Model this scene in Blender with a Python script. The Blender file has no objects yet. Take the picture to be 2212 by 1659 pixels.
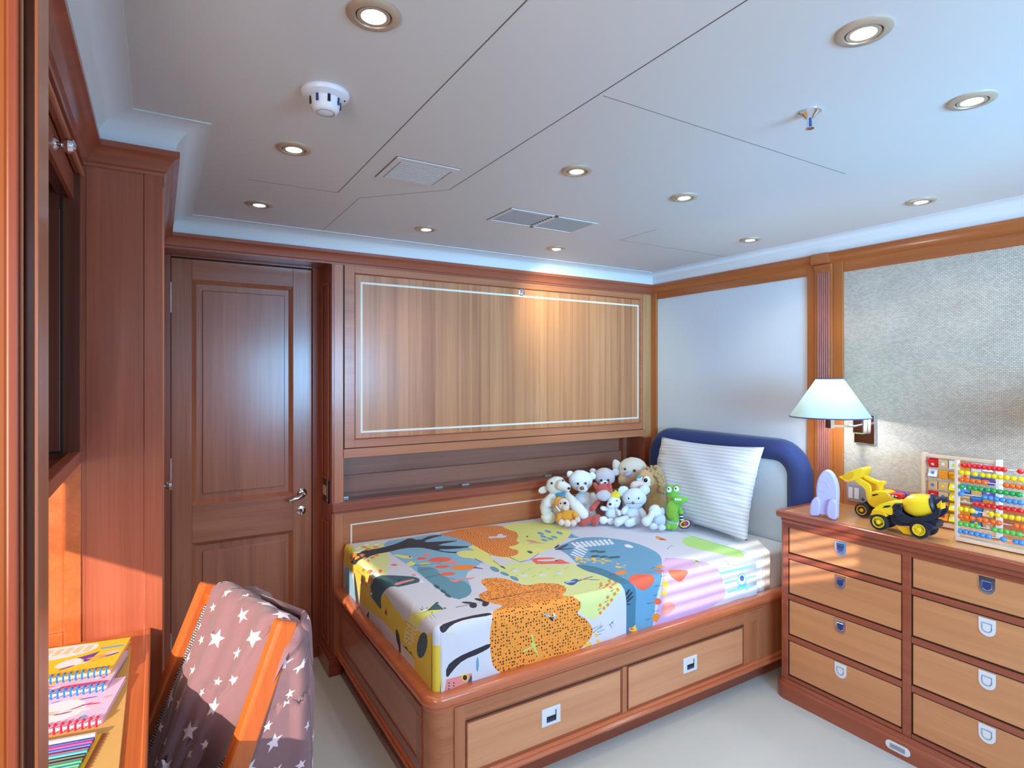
import bpy, bmesh, math, random
from math import pi, sin, cos, radians as R
from mathutils import Vector, Matrix
from mathutils.geometry import delaunay_2d_cdt
random.seed(7)
SC = bpy.context.scene
COL = SC.collection
# ---------------------------------------------------------------- camera
CX, HY, F, H = 1106., 810., 1256., 1.4
YAW = R(31.28); S_, C_ = sin(YAW), cos(YAW)
cam = bpy.data.objects.new('camera', bpy.data.cameras.new('camera')); COL.objects.link(cam)
cam.location = (0, 0, H); cam.rotation_euler = (pi/2, 0, -YAW)
cam.data.sensor_width = 36; cam.data.lens = F/2212*36; cam.data.shift_y = (HY-829.5)/2212
cam.data.clip_start = .02
SC.camera = cam
# ---------------------------------------------------------------- world, sun, daylight, added fills, exposure
SC.view_settings.view_transform = 'Standard'; SC.view_settings.look = 'None'
SC.view_settings.gamma = 1; SC.view_settings.use_curve_mapping = False
SC.view_settings.exposure = 0.45
W = bpy.data.worlds.new('sky'); SC.world = W; W.use_nodes = True
bg = W.node_tree.nodes['Background']; bg.inputs[0].default_value = (.50, .70, 1, 1); bg.inputs[1].default_value = 1.6
def light(name, typ, loc, energy, color, **k):
    l = bpy.data.lights.new(name, typ); l.energy = energy; l.color = color
    o = bpy.data.objects.new(name, l); COL.objects.link(o); o.location = loc
    for a, v in k.items(): setattr(l, a, v)
    return o
SUN = Vector((.62, .74, -.31)).normalized()
sun = light('sun', 'SUN', (-2, -3, 4), 5.2, (1, .86, .70), angle=R(.45))
sun.rotation_euler = SUN.to_track_quat('-Z', 'Y').to_euler()
def area(name, loc, d, sx, sy, e, c):
    o = light(name, 'AREA', loc, e, c, shape='RECTANGLE', size=sx, size_y=sy)
    o.rotation_euler = Vector(d).to_track_quat('-Z', 'Z').to_euler(); return o
dw = area('daylight_rear_window', (1.45, -.86, 1.40), (0.30, 1, .02), 1.3, .80, 38, (.27, .62, 1)); dw.data.spread = R(135)
du = area('added_blue_corner_fill', (1.70, -.86, 1.45), (.42, 3.6, .36), .9, .6, 7.5, (.20, .58, 1)); du.data.spread = R(56)  # extra blue lamp added to tint the back right corner and cove
area('added_warm_fill_left', (-.80, -.35, 1.35), (1, .35, 0), .8, .8, 19, (1, .88, .74))  # added warm fill for the left side of the ceiling
DOWN_W = 5.0
# ---------------------------------------------------------------- projection helpers (turn a measured point of the photo into a point of the room)
def ray(px, py):
    s = (px-CX)/F; return Vector((S_+C_*s, C_-S_*s, -(py-HY)/F))
def on(px, py, ax, v):
    r = ray(px, py); i = 'XYZ'.index(ax); o = Vector((0, 0, H)); return o + r*((v-o[i])/r[i])
def crop(x0, y0, sc):
    return lambda pts: [(x0+x/sc, y0+y/sc) for x, y in pts]
# ---------------------------------------------------------------- object helpers
def empty(name, loc=(0, 0, 0), rz=0):
    o = bpy.data.objects.new(name, None); COL.objects.link(o); o.location = loc; o.rotation_euler.z = rz
    o.empty_display_size = .05; return o
def tag(o, label=None, cat=None, group=None, kind=None):
    if label: o['label'] = label
    if cat: o['category'] = cat
    if group: o['group'] = group
    if kind: o['kind'] = kind
    return o
def thing(name, label, cat, loc=(0, 0, 0), rz=0, group=None):
    return tag(empty(name, loc, rz), label, cat, group)
def wloc(o):
    v = Vector((0, 0, 0))
    while o: v = v + o.location; o = o.parent
    return v
def obj(name, bm, mat, parent=None, smooth=False, bev=0, world=True, angle=40, label=None, solid=0, sub=0):
    """links bm as one mesh object; world=True: vertices are given in room coordinates"""
    if world and parent: bmesh.ops.translate(bm, verts=bm.verts, vec=-wloc(parent))
    me = bpy.data.meshes.new(name); bm.normal_update(); bm.to_mesh(me); bm.free()
    for m in (mat if isinstance(mat, (list, tuple)) else [mat]): me.materials.append(m)
    o = bpy.data.objects.new(name, me); COL.objects.link(o)
    if parent: o.parent = parent
    if smooth:
        me.polygons.foreach_set('use_smooth', [True]*len(me.polygons))
        if angle < 180: 
            try: me.set_sharp_from_angle(angle=R(angle))
            except Exception: pass
    if solid: m = o.modifiers.new('s', 'SOLIDIFY'); m.thickness = solid; m.offset = 0
    if sub: m = o.modifiers.new('d', 'SUBSURF'); m.levels = m.render_levels = sub
    if bev:
        m = o.modifiers.new('b', 'BEVEL'); m.width = bev; m.segments = 2; m.limit_method = 'ANGLE'; m.angle_limit = R(50)
        m.harden_normals = False
    if label: o['label'] = label
    return o
def struct(name, bm, mat, parent=None, **k):
    o = obj(name, bm, mat, parent, **k)
    if not parent: o['kind'] = 'structure'
    return o
def B(*boxes):
    bm = bmesh.new()
    for b in boxes: box(bm, *b)
    return bm
def box(bm, x0, x1, y0, y1, z0, z1, M=None):
    vs = [Vector((x, y, z)) for x in (min(x0, x1), max(x0, x1)) for y in (min(y0, y1), max(y0, y1)) for z in (min(z0, z1), max(z0, z1))]
    if M: vs = [M @ v for v in vs]
    v = [bm.verts.new(p) for p in vs]
    for f in ((0, 1, 3, 2), (4, 6, 7, 5), (0, 4, 5, 1), (2, 3, 7, 6), (0, 2, 6, 4), (1, 5, 7, 3)): bm.faces.new([v[i] for i in f])
    return bm
def frame(bm, plane, a0, a1, z0, z1, w, d0, d1):
    """rectangular ring of width w; plane 'Y': a = x, depth = y; plane 'X': a = y, depth = x; plane 'Z': a = x, z = y"""
    def b(p0, p1, q0, q1):
        if plane == 'Y': box(bm, p0, p1, d0, d1, q0, q1)
        elif plane == 'X': box(bm, d0, d1, p0, p1, q0, q1)
        else: box(bm, p0, p1, q0, q1, d0, d1)
    b(a0, a1, z0, z0+w); b(a0, a1, z1-w, z1); b(a0, a0+w, z0+w, z1-w); b(a1-w, a1, z0+w, z1-w)
    return bm
def lathe(bm, prof, M=Matrix(), n=32, cap=True):
    rings = []
    for r, z in prof:
        rings.append([bm.verts.new(M @ Vector((max(r, 1e-5)*cos(2*pi*i/n), max(r, 1e-5)*sin(2*pi*i/n), z))) for i in range(n)])
    for a, b in zip(rings, rings[1:]):
        for i in range(n): bm.faces.new((a[i], a[(i+1) % n], b[(i+1) % n], b[i]))
    if cap: bm.faces.new(rings[0][::-1]); bm.faces.new(rings[-1])
    return bm
def axis(p, q):
    """matrix whose z axis runs from p to q, origin p"""
    p = Vector(p); d = Vector(q)-p
    return Matrix.Translation(p) @ d.to_track_quat('Z', 'Y').to_matrix().to_4x4()
def rod(bm, p, q, r, n=16, r2=None):
    L = (Vector(q)-Vector(p)).length
    return lathe(bm, [(r, 0), (r2 if r2 is not None else r, L)], axis(p, q), n)
def tube(bm, pts, rad, n=12, closed=False):
    pts = [Vector(p) for p in pts]; N = len(pts); rings = []; up = Vector((0.13, .21, .97)).normalized()
    for i, p in enumerate(pts):
        a = pts[(i-1) % N] if (closed or i) else p; b = pts[(i+1) % N] if (closed or i < N-1) else p
        t = (b-a).normalized(); x = t.cross(up).normalized(); y = x.cross(t).normalized()
        r = rad[i] if isinstance(rad, (list, tuple)) else rad
        rings.append([bm.verts.new(p + (x*cos(2*pi*k/n)+y*sin(2*pi*k/n))*r) for k in range(n)])
    for i in range(N if closed else N-1):
        a, b = rings[i], rings[(i+1) % N]
        for k in range(n): bm.faces.new((a[k], a[(k+1) % n], b[(k+1) % n], b[k]))
    if not closed: bm.faces.new(rings[0][::-1]); bm.faces.new(rings[-1])
    return bm
def prism(bm, poly, M, d):
    """poly in local xy, extruded along local z from 0 to d, placed by M"""
    a = [bm.verts.new(M @ Vector((x, y, 0))) for x, y in poly]; b = [bm.verts.new(M @ Vector((x, y, d))) for x, y in poly]
    bm.faces.new(a[::-1]); bm.faces.new(b); n = len(poly)
    for i in range(n): bm.faces.new((a[i], a[(i+1) % n], b[(i+1) % n], b[i]))
    bmesh.ops.recalc_face_normals(bm, faces=bm.faces); return bm
def ball(bm, c, r, M=Matrix(), n=20, m=12, e=1.0):
    r = r if isinstance(r, (list, tuple)) else (r, r, r); c = Vector(c)
    T = Matrix.Translation(c) @ M @ Matrix.Diagonal((r[0], r[1], r[2], 1))
    top = bm.verts.new(T @ Vector((0, 0, 1))); bot = bm.verts.new(T @ Vector((0, 0, -1))); rings = []
    for j in range(1, m):
        t = pi*j/m; rings.append([bm.verts.new(T @ Vector((sin(t)*cos(2*pi*i/n), sin(t)*sin(2*pi*i/n), cos(t)))) for i in range(n)])
    for i in range(n):
        k = (i+1) % n; bm.faces.new((top, rings[0][i], rings[0][k])); bm.faces.new((bot, rings[-1][k], rings[-1][i]))
        for a, b in zip(rings, rings[1:]): bm.faces.new((a[i], b[i], b[k], a[k]))
    return bm
def sweep(bm, path, prof, closed=False):
    """mitred sweep: path = room corners (interior on the right hand), prof = (inward offset, z)"""
    n = len(path); P = [Vector(p) for p in path]; cols = []
    for i in range(n):
        d0 = (P[i]-P[i-1]).normalized() if i else (P[1]-P[0]).normalized()
        d1 = (P[i+1]-P[i]).normalized() if i < n-1 else d0
        n0 = Vector((d0.y, -d0.x)); n1 = Vector((d1.y, -d1.x)); m = (n0+n1); m = m/(m.dot(n0)) if m.length > 1e-6 else n0
        cols.append([bm.verts.new((P[i].x+m.x*o, P[i].y+m.y*o, z)) for o, z in prof])
    for a, b in zip(cols, cols[1:]):
        for k in range(len(prof)-1): bm.faces.new((a[k], b[k], b[k+1], a[k+1]))
    bmesh.ops.recalc_face_normals(bm, faces=bm.faces); return bm
def smooth_poly(pts, it=2, closed=True):
    for _ in range(it):
        out = []; n = len(pts)
        for i in range(n):
            a, b = pts[i], pts[(i+1) % n]
            out += [(a[0]*.75+b[0]*.25, a[1]*.75+b[1]*.25), (a[0]*.25+b[0]*.75, a[1]*.25+b[1]*.75)]
        pts = out
    return pts
def ell(cx, cy, rx, ry, ang=0, n=16):
    c, s = cos(R(ang)), sin(R(ang))
    return [(cx+rx*cos(t)*c-ry*sin(t)*s, cy+rx*cos(t)*s+ry*sin(t)*c) for t in [2*pi*i/n for i in range(n)]]
def inside(p, poly):
    x, y = p; c = False; j = len(poly)-1
    for i in range(len(poly)):
        xi, yi = poly[i]; xj, yj = poly[j]
        if (yi > y) != (yj > y) and x < (xj-xi)*(y-yi)/(yj-yi+1e-12)+xi: c = not c
        j = i
    return c
def printed(bm, boundary, shapes, step, fn):
    """a sheet (boundary polygon in its own u, v metres) with printed shapes [(polygon, material index)], bent in space by fn"""
    xs = [p[0] for p in boundary]; ys = [p[1] for p in boundary]
    V = [Vector(p) for p in boundary]; E = [(i, (i+1) % len(boundary)) for i in range(len(boundary))]
    bxs = []
    for poly, _ in shapes:
        b = len(V); V += [Vector(p) for p in poly]; E += [(b+i, b+(i+1) % len(poly)) for i in range(len(poly))]
        bxs.append((min(p[0] for p in poly), max(p[0] for p in poly), min(p[1] for p in poly), max(p[1] for p in poly)))
    x = min(xs)+step*.5
    while x < max(xs):
        y = min(ys)+step*.5
        while y < max(ys):
            if inside((x, y), boundary): V.append(Vector((x, y)))
            y += step
        x += step
    vo, eo, fo = delaunay_2d_cdt(V, E, [], 0, 1e-5)[:3]
    uvl = bm.loops.layers.uv.verify(); bv = {}
    for f in fo:
        c = (sum(vo[i].x for i in f)/len(f), sum(vo[i].y for i in f)/len(f))
        if not inside(c, boundary): continue
        mi = 0
        for k in range(len(shapes)-1, -1, -1):
            b = bxs[k]
            if b[0] <= c[0] <= b[1] and b[2] <= c[1] <= b[3] and inside(c, shapes[k][0]): mi = shapes[k][1]; break
        for i in f:
            if i not in bv: bv[i] = bm.verts.new(fn(vo[i].x, vo[i].y))
        try: fc = bm.faces.new([bv[i] for i in f])
        except ValueError: continue
        fc.material_index = mi
        for l, i in zip(fc.loops, f): l[uvl].uv = (vo[i].x, vo[i].y)
    return bm
# ---------------------------------------------------------------- materials
def srgb(*c):
    c = c if len(c) == 3 else tuple(int(c[0][i:i+2], 16) for i in (0, 2, 4))
    return tuple(((v/255)/12.92 if v/255 <= .04045 else ((v/255+.055)/1.055)**2.4) for v in c)+(1,)
def nm(name):
    m = bpy.data.materials.new(name); m.use_nodes = True
    return m, m.node_tree, m.node_tree.nodes['Principled BSDF']
def setp(b, **k):
    for a, v in k.items(): b.inputs[a.replace('_', ' ')].default_value = v
def plain(name, col, rough=.5, metal=0, bump=0, bscale=200, coat=0, var=0, sheen=0, spec=None):
    m, t, b = nm(name); b.inputs['Base Color'].default_value = col; setp(b, Roughness=rough, Metallic=metal)
    if coat: b.inputs['Coat Weight'].default_value = coat; b.inputs['Coat Roughness'].default_value = .12
    if sheen: b.inputs['Sheen Weight'].default_value = sheen; b.inputs['Sheen Roughness'].default_value = .4
    if spec is not None: b.inputs['Specular IOR Level'].default_value = spec
    tc = t.nodes.new('ShaderNodeTexCoord')
    n = t.nodes.new('ShaderNodeTexNoise'); n.inputs['Scale'].default_value = bscale; n.inputs['Detail'].default_value = 4
    t.links.new(tc.outputs['Object'], n.inputs['Vector'])
    if bump:
        bp = t.nodes.new('ShaderNodeBump'); bp.inputs['Strength'].default_value = bump; bp.inputs['Distance'].default_value = .002
        t.links.new(n.outputs['Fac'], bp.inputs['Height']); t.links.new(bp.outputs[0], b.inputs['Normal'])
    if var:
        n2 = t.nodes.new('ShaderNodeTexNoise'); n2.inputs['Scale'].default_value = bscale*.15; n2.inputs['Detail'].default_value = 3
        t.links.new(tc.outputs['Object'], n2.inputs['Vector'])
        mx = t.nodes.new('ShaderNodeMix'); mx.data_type = 'RGBA'
        mx.inputs[6].default_value = tuple(c*(1-var) for c in col[:3])+(1,); mx.inputs[7].default_value = tuple(min(1, c*(1+var)) for c in col[:3])+(1,)
        t.links.new(n2.outputs['Fac'], mx.inputs[0]); t.links.new(mx.outputs[2], b.inputs['Base Color'])
    return m
def wood(name, ax, light_, dark, rough=.3, plank=0, contrast=1.0, coat=.25):
    """grain runs along ax; plank = width of the veneer strips"""
    m, t, b = nm(name); N, L = t.nodes, t.links
    tc = N.new('ShaderNodeTexCoord')
    def mapped(sc):
        mp = N.new('ShaderNodeMapping'); L.new(tc.outputs['Object'], mp.inputs[0]); mp.inputs['Scale'].default_value = sc; return mp
    def sca(a, c):
        return tuple(a if 'XYZ'[i] == ax else c for i in range(3))
    def noise(sc, scale, det, dist=0):
        n = N.new('ShaderNodeTexNoise'); n.inputs['Scale'].default_value = scale; n.inputs['Detail'].default_value = det
        n.inputs['Distortion'].default_value = dist; L.new(mapped(sc).outputs[0], n.inputs['Vector']); return n
    fine = noise(sca(3, 220), 1, 5); mid = noise(sca(1.1, 26), 1, 3, .6); broad = noise(sca(.35, 5), 1, 2)
    def mth(op, a, bb):
        q = N.new('ShaderNodeMath'); q.operation = op
        for i, v in enumerate((a, bb)):
            if isinstance(v, (int, float)): q.inputs[i].default_value = v
            else: L.new(v, q.inputs[i])
        return q.outputs[0]
    s = mth('ADD', mth('MULTIPLY', fine.outputs['Fac'], .45), mth('ADD', mth('MULTIPLY', mid.outputs['Fac'], .75), mth('MULTIPLY', broad.outputs['Fac'], .6)))
    if plank:
        vo = N.new('ShaderNodeTexVoronoi'); vo.feature = 'F1'; vo.inputs['Scale'].default_value = 1
        L.new(mapped(sca(.0, 1/plank)).outputs[0], vo.inputs['Vector'])
        sp = N.new('ShaderNodeSeparateColor'); L.new(vo.outputs['Color'], sp.inputs[0])
        s = mth('ADD', s, mth('MULTIPLY', mth('SUBTRACT', sp.outputs[0], .5), .38))
    mr = N.new('ShaderNodeMapRange'); L.new(s, mr.inputs[0])
    mr.inputs[1].default_value = .9-.42/contrast; mr.inputs[2].default_value = .9+.42/contrast
    cr = N.new('ShaderNodeValToRGB'); L.new(mr.outputs[0], cr.inputs[0])
    cr.color_ramp.elements[0].color = dark; cr.color_ramp.elements[1].color = light_
    L.new(cr.outputs[0], b.inputs['Base Color']); setp(b, Roughness=rough)
    b.inputs['Coat Weight'].default_value = coat; b.inputs['Coat Roughness'].default_value = .16
    bp = N.new('ShaderNodeBump'); bp.inputs['Strength'].default_value = .06; bp.inputs['Distance'].default_value = .001
    L.new(fine.outputs['Fac'], bp.inputs['Height']); L.new(bp.outputs[0], b.inputs['Normal'])
    return m
WL, WD = srgb(206, 132, 90), srgb(154, 84, 54)
wV = wood('cherry_vertical', 'Z', WL, WD); wX = wood('cherry_along_x', 'X', WL, WD); wY = wood('cherry_along_y', 'Y', WL, WD)
wPanel = wood('veneer_strips', 'Z', srgb(216, 148, 98), srgb(152, 88, 54), plank=.019, contrast=.8, rough=.32, coat=.55)
RL, RD = srgb(178, 96, 66), srgb(124, 52, 34)
rV = wood('mahogany_vertical', 'Z', RL, RD); rX = wood('mahogany_along_x', 'X', RL, RD); rY = wood('mahogany_along_y', 'Y', RL, RD)
doorV = wood('door_veneer', 'Z', srgb(196, 120, 86), srgb(148, 80, 56), rough=.28, contrast=1.3); doorX = wood('door_rail_wood', 'X', srgb(196, 120, 86), srgb(148, 80, 56), rough=.28, contrast=1.3)
deskY = wood('desk_wood', 'Y', srgb(214, 118, 62), srgb(158, 72, 34), rough=.28)
railX = wood('polished_rail_x', 'X', srgb(216, 124, 80), srgb(176, 84, 52), rough=.22, coat=.5); railY = wood('polished_rail_y', 'Y', srgb(196, 92, 56), srgb(142, 58, 34), rough=.2, coat=.5)
drawY = wood('drawer_front_y', 'Y', srgb(222, 156, 104), srgb(184, 118, 76), rough=.34); drawX = wood('drawer_front_x', 'X', srgb(232, 168, 122), srgb(196, 128, 88), rough=.34)
wTop = wood('dresser_top_wood', 'Y', srgb(236, 178, 118), srgb(204, 140, 88), rough=.28, coat=.3)
honey = wood('honey_wood', 'Z', srgb(186, 112, 56), srgb(138, 70, 30), rough=.3); honeyY = wood('honey_wood_along_y', 'Y', srgb(186, 108, 56), srgb(136, 66, 30), rough=.3)
niche_w = wood('niche_wood', 'X', srgb(176, 118, 94), srgb(128, 78, 60), rough=.35)
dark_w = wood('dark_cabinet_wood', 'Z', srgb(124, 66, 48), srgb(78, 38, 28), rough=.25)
M_ceil = plain('ceiling_paint', srgb(206, 203, 203), .5); M_cove = plain('cove_paint', srgb(214, 216, 220), .5)
M_white = plain('white_wall_fabric', srgb(206, 212, 220), .7, bump=.1, bscale=600)
M_floor = plain('cream_carpet', srgb(205, 205, 198), .85, bump=.35, bscale=900, var=.03)
M_inlay = plain('ivory_inlay', srgb(236, 226, 210), .4)
M_gap = plain('shadow_gap', srgb(28, 16, 12), .8)
M_seam = plain('ceiling_seam', srgb(96, 84, 82), .8)
M_chrome = plain('chrome', srgb(225, 228, 235), .08, 1); M_nickel = plain('satin_nickel', srgb(205, 208, 212), .32, .75)
M_alu = plain('beige_metal', srgb(196, 178, 158), .38, .5)
M_plate = plain('pale_metal_plate', srgb(222, 224, 230), .4, .0)
M_black = plain('black_plastic', srgb(20, 22, 28), .4); M_navy = plain('navy_fabric', srgb(40, 56, 112), .85, bump=.3, bscale=900, var=.08, sheen=.3)
M_pad = plain('pale_blue_pad', srgb(198, 212, 222), .8, bump=.1, bscale=500)
M_plastic = plain('white_plastic', srgb(226, 228, 238), .35); M_dim = plain('grey_plastic', srgb(150, 150, 160), .4)
def emit(name, col, e):
    m, t, b = nm(name); b.inputs['Emission Color'].default_value = col; b.inputs['Emission Strength'].default_value = e
    b.inputs['Base Color'].default_value = (.8, .8, .8, 1); return m
M_bulb = emit('lamp_glass_lit', (1, .97, .92, 1), 14)
def weave():
    m, t, b = nm('woven_wallcovering'); N, L = t.nodes, t.links
    tc = N.new('ShaderNodeTexCoord'); sep = N.new('ShaderNodeSeparateXYZ'); L.new(tc.outputs['Object'], sep.inputs[0])
    cb = N.new('ShaderNodeCombineXYZ'); L.new(sep.outputs['Y'], cb.inputs[0]); L.new(sep.outputs['Z'], cb.inputs[1])
    nz = N.new('ShaderNodeTexNoise'); nz.inputs['Scale'].default_value = 28; nz.inputs['Detail'].default_value = 3; L.new(cb.outputs[0], nz.inputs['Vector'])
    mx = N.new('ShaderNodeMix'); mx.data_type = 'RGBA'; mx.blend_type = 'ADD'; mx.inputs[0].default_value = .007
    L.new(cb.outputs[0], mx.inputs[6]); L.new(nz.outputs['Color'], mx.inputs[7])
    br = N.new('ShaderNodeTexBrick'); L.new(mx.outputs[2], br.inputs['Vector'])
    br.inputs['Scale'].default_value = 1; br.inputs['Brick Width'].default_value = .0125; br.inputs['Row Height'].default_value = .0062
    br.inputs['Mortar Size'].default_value = .0006; br.inputs['Mortar Smooth'].default_value = .6; br.inputs['Bias'].default_value = 0
    br.inputs['Color1'].default_value = srgb(224, 214, 198); br.inputs['Color2'].default_value = srgb(202, 192, 178); br.inputs['Mortar'].default_value = srgb(128, 120, 114)
    n2 = N.new('ShaderNodeTexNoise'); n2.inputs['Scale'].default_value = 7; n2.inputs['Detail'].default_value = 4; L.new(cb.outputs[0], n2.inputs['Vector'])
    m2 = N.new('ShaderNodeMix'); m2.data_type = 'RGBA'; m2.blend_type = 'MULTIPLY'; m2.inputs[0].default_value = .35
    L.new(br.outputs['Color'], m2.inputs[6]); L.new(n2.outputs['Fac'], m2.inputs[7]); L.new(m2.outputs[2], b.inputs['Base Color'])
    bp = N.new('ShaderNodeBump'); bp.inputs['Strength'].default_value = .5; bp.inputs['Distance'].default_value = .0015; bp.invert = True
    L.new(br.outputs['Fac'], bp.inputs['Height']); L.new(bp.outputs[0], b.inputs['Normal']); setp(b, Roughness=.55)
    return m
M_weave = weave()
def banded(name, c1, c2, period, ax='Z', rough=.6, sheen=.2, sharp=.5):
    """alternating satin bands across ax"""
    m, t, b = nm(name); N, L = t.nodes, t.links
    tc = N.new('ShaderNodeTexCoord'); sep = N.new('ShaderNodeSeparateXYZ'); L.new(tc.outputs['Object'], sep.inputs[0])
    q = N.new('ShaderNodeMath'); q.operation = 'MULTIPLY'; q.inputs[1].default_value = 2*pi/period; L.new(sep.outputs[ax], q.inputs[0])
    s = N.new('ShaderNodeMath'); s.operation = 'SINE'; L.new(q.outputs[0], s.inputs[0])
    mr = N.new('ShaderNodeMapRange'); L.new(s.outputs[0], mr.inputs[0]); mr.inputs[1].default_value = -sharp; mr.inputs[2].default_value = sharp
    mx = N.new('ShaderNodeMix'); mx.data_type = 'RGBA'; L.new(mr.outputs[0], mx.inputs[0]); mx.inputs[6].default_value = c1; mx.inputs[7].default_value = c2
    L.new(mx.outputs[2], b.inputs['Base Color']); setp(b, Roughness=rough); b.inputs['Sheen Weight'].default_value = sheen
    return m
M_sheet = banded('white_striped_sheet', srgb(214, 220, 228), srgb(224, 229, 235), .022, 'X')
M_pillow = banded('white_striped_pillowcase', srgb(206, 210, 220), srgb(230, 233, 240), .019, 'Z')
# =================================================================== ROOM SHELL
XR, YB, XC, YC, XL = 2.739, 2.75, .003, 1.775, -.165      # right wall, back wall, closet side, closet front, left wall
ZC = 2.04; YR = -.95; XLL = -.9                             # ceiling, rear wall, far left wall
struct('floor', B((XLL-.1, XR+.1, YR-.1, 3.2, -.06, 0)), M_floor)
cl = struct('ceiling', B((XLL-.1, XR+.1, YR-.1, 3.2, ZC, ZC+.06)), M_ceil)
def seam(p, q, w=.0022):
    (x0, y0), (x1, y1) = p, q; a = Vector((x0, y0, 0)); d = (Vector((x1, y1, 0))-a); L = d.length; ang = math.atan2(d.y, d.x)
    bm = bmesh.new(); box(bm, 0, L, -w/2, w/2, ZC-.0006, ZC+.001, Matrix.Translation(a) @ Matrix.Rotation(ang, 4, 'Z')); return bm
SM = [(.537, 2.061, .537, -.9), (.858, 1.829, .858, -.9), (.869, 1.03, 1.870, 1.03), (.62, 2.62, .62, 2.085), (1.87, 1.853, 1.87, 2.09), (1.87, 2.09, 2.65, 2.09), (.25, 2.075, .537, 2.061), (.62, 2.085, .858, 1.829)]
for i, (a, b_, c, d) in enumerate(SM): obj('panel_seam', seam((a, b_), (c, d), .0022 if i < 2 else .0012), M_seam, cl)
PATH = [(XL, YR), (XL, YC), (XC, YC), (XC, YB), (XR, YB), (XR, YR)]
cove = [(.034, 1.972)] + [(.034+.066*(1-cos(t)), 1.98+.06*sin(t)) for t in [pi/2*i/8 for i in range(9)]]
cove = [(.0, 1.968), (.034, 1.968)] + [(.034+.07*(1-cos(t)), 1.972+.066*sin(t)) for t in [pi/2*i/8 for i in range(9)]] + [(.112, 2.0375), (.112, ZC+.001)]
struct('trim_1', sweep(bmesh.new(), PATH, cove), M_cove, smooth=True)
corn = [(0, 1.917), (.008, 1.917), (.010, 1.924), (.016, 1.928), (.018, 1.934), (.020, 1.940), (.026, 1.950), (.034, 1.957), (.040, 1.960), (.044, 1.962), (.044, 1.976), (0, 1.976)]
t2 = struct('trim_2', sweep(bmesh.new(), PATH, corn), [rX, honeyY], smooth=True, angle=30)
for p_ in t2.data.polygons:
    if p_.center.x > XR-.08 and p_.center.y < 2.5: p_.material_index = 1
struct('trim_3', B((XR-.052, XR, 1.565, 1.652, 1.93, 1.978), (XR-.026, XR, 1.565, 1.652, 1.905, 1.93)), honeyY, bev=.004)
# back wall behind the furniture, alcove of the door
struct('wall_back', B((XLL-.1, XR+.1, 3.02, 3.12, 0, ZC)), rV)
bm = B((XR, XR+.1, YR-.1, 3.12, 0, ZC)); struct('wall_right', bm, M_white)
# left: wall beside the desk niche, far-left wall with window
LW = dict(y0=-.12, y1=1.40, z0=.98, z1=1.55); LM = (.62, .895)      # opening, and an added pier that shapes the sun on the closet
XLO = XLL-.03
bm = B((XLO, XLL, YR-.1, LW['y0'], 0, ZC), (XLO, XLL, LW['y1'], 3.12, 0, ZC), (XLO, XLL, LW['y0'], LW['y1'], 0, LW['z0']), (XLO, XLL, LW['y0'], LW['y1'], LW['z1'], ZC), (XLO, XLL, LM[0], LM[1], 1.34, LW['z1']), (XLO, XLL, LW['y0'], LM[0], 1.45, LW['z1']))  # pier and lowered head are added to limit where the sun lands
struct('wall_left', bm, wY)
RW = dict(x0=-.55, x1=.50, z0=1.535, z1=1.785)
bm = B((XLL-.1, RW['x0'], YR-.1, YR, 0, ZC), (RW['x1'], XR+.1, YR-.1, YR, 0, ZC), (RW['x0'], RW['x1'], YR-.1, YR, 0, RW['z0']), (RW['x0'], RW['x1'], YR-.1, YR, RW['z1'], ZC))
struct('wall_rear', bm, M_white)
bm = frame(bmesh.new(), 'Y', RW['x0'], RW['x1'], RW['z0'], RW['z1'], .012, YR-.07, YR-.03)
w = struct('window_1', bm, wX)
bm = bmesh.new()
for k in range(4):
    z = RW['z0']+.050+k*.050
    box(bm, RW['x0']+.012, RW['x1']-.012, -.015, .015, -.0012, .0012, Matrix.Translation((0, YR-.05, z)) @ Matrix.Rotation(R(18), 4, 'X'))
bm2 = obj('blind_slats', bm, M_plastic, w)
bm = frame(bmesh.new(), 'X', LW['y0'], LW['y1'], LW['z0'], LW['z1'], .012, XLL-.028, XLL-.002)
struct('window_2', bm, wY)
bm = frame(bmesh.new(), 'Y', .76, 2.14, 1.0, 1.9, .03, YR, YR+.03); w3 = struct('window_3', bm, wX)
obj('added_blind', B((.79, 2.11, YR, YR+.012, 1.03, 1.87)), M_plastic, w3)  # unseen blind, added to keep direct sun out of this window
# =================================================================== DOOR in the back wall
def panel_frame(bm, x0, x1, z0, z1, y0, slope, depth):
    """sunk moulding around a door panel: sloping sides going back by depth"""
    o = [(x0, z0), (x1, z0), (x1, z1), (x0, z1)]; i = [(x0+slope, z0+slope), (x1-slope, z0+slope), (x1-slope, z1-slope), (x0+slope, z1-slope)]
    O = [bm.verts.new((x, y0, z)) for x, z in o]; I = [bm.verts.new((x, y0+depth, z)) for x, z in i]
    for k in range(4): bm.faces.new((O[k], O[(k+1) % 4], I[(k+1) % 4], I[k]))
    return bm
DY = 2.98
struct('trim_4', B((XC, .045, DY-.012, 3.02, 0, 1.93), (.65, .70, DY-.012, 3.02, 0, 1.93), (.045, .65, DY-.012, 3.02, 1.925, 1.94), (XC, .70, 2.76, 3.02, 1.93, 1.97)), rV, bev=.002)
d = struct('door_1', B((.047, .128, DY, DY+.035, .004, 1.92), (.56, .648, DY, DY+.035, .004, 1.92)), doorV, bev=.0015)
obj('door_rail', B((.128, .56, DY, DY+.035, 1.83, 1.92), (.128, .56, DY, DY+.035, .642, .815), (.128, .56, DY, DY+.035, .004, .13)), doorX, d, bev=.0015)
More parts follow.
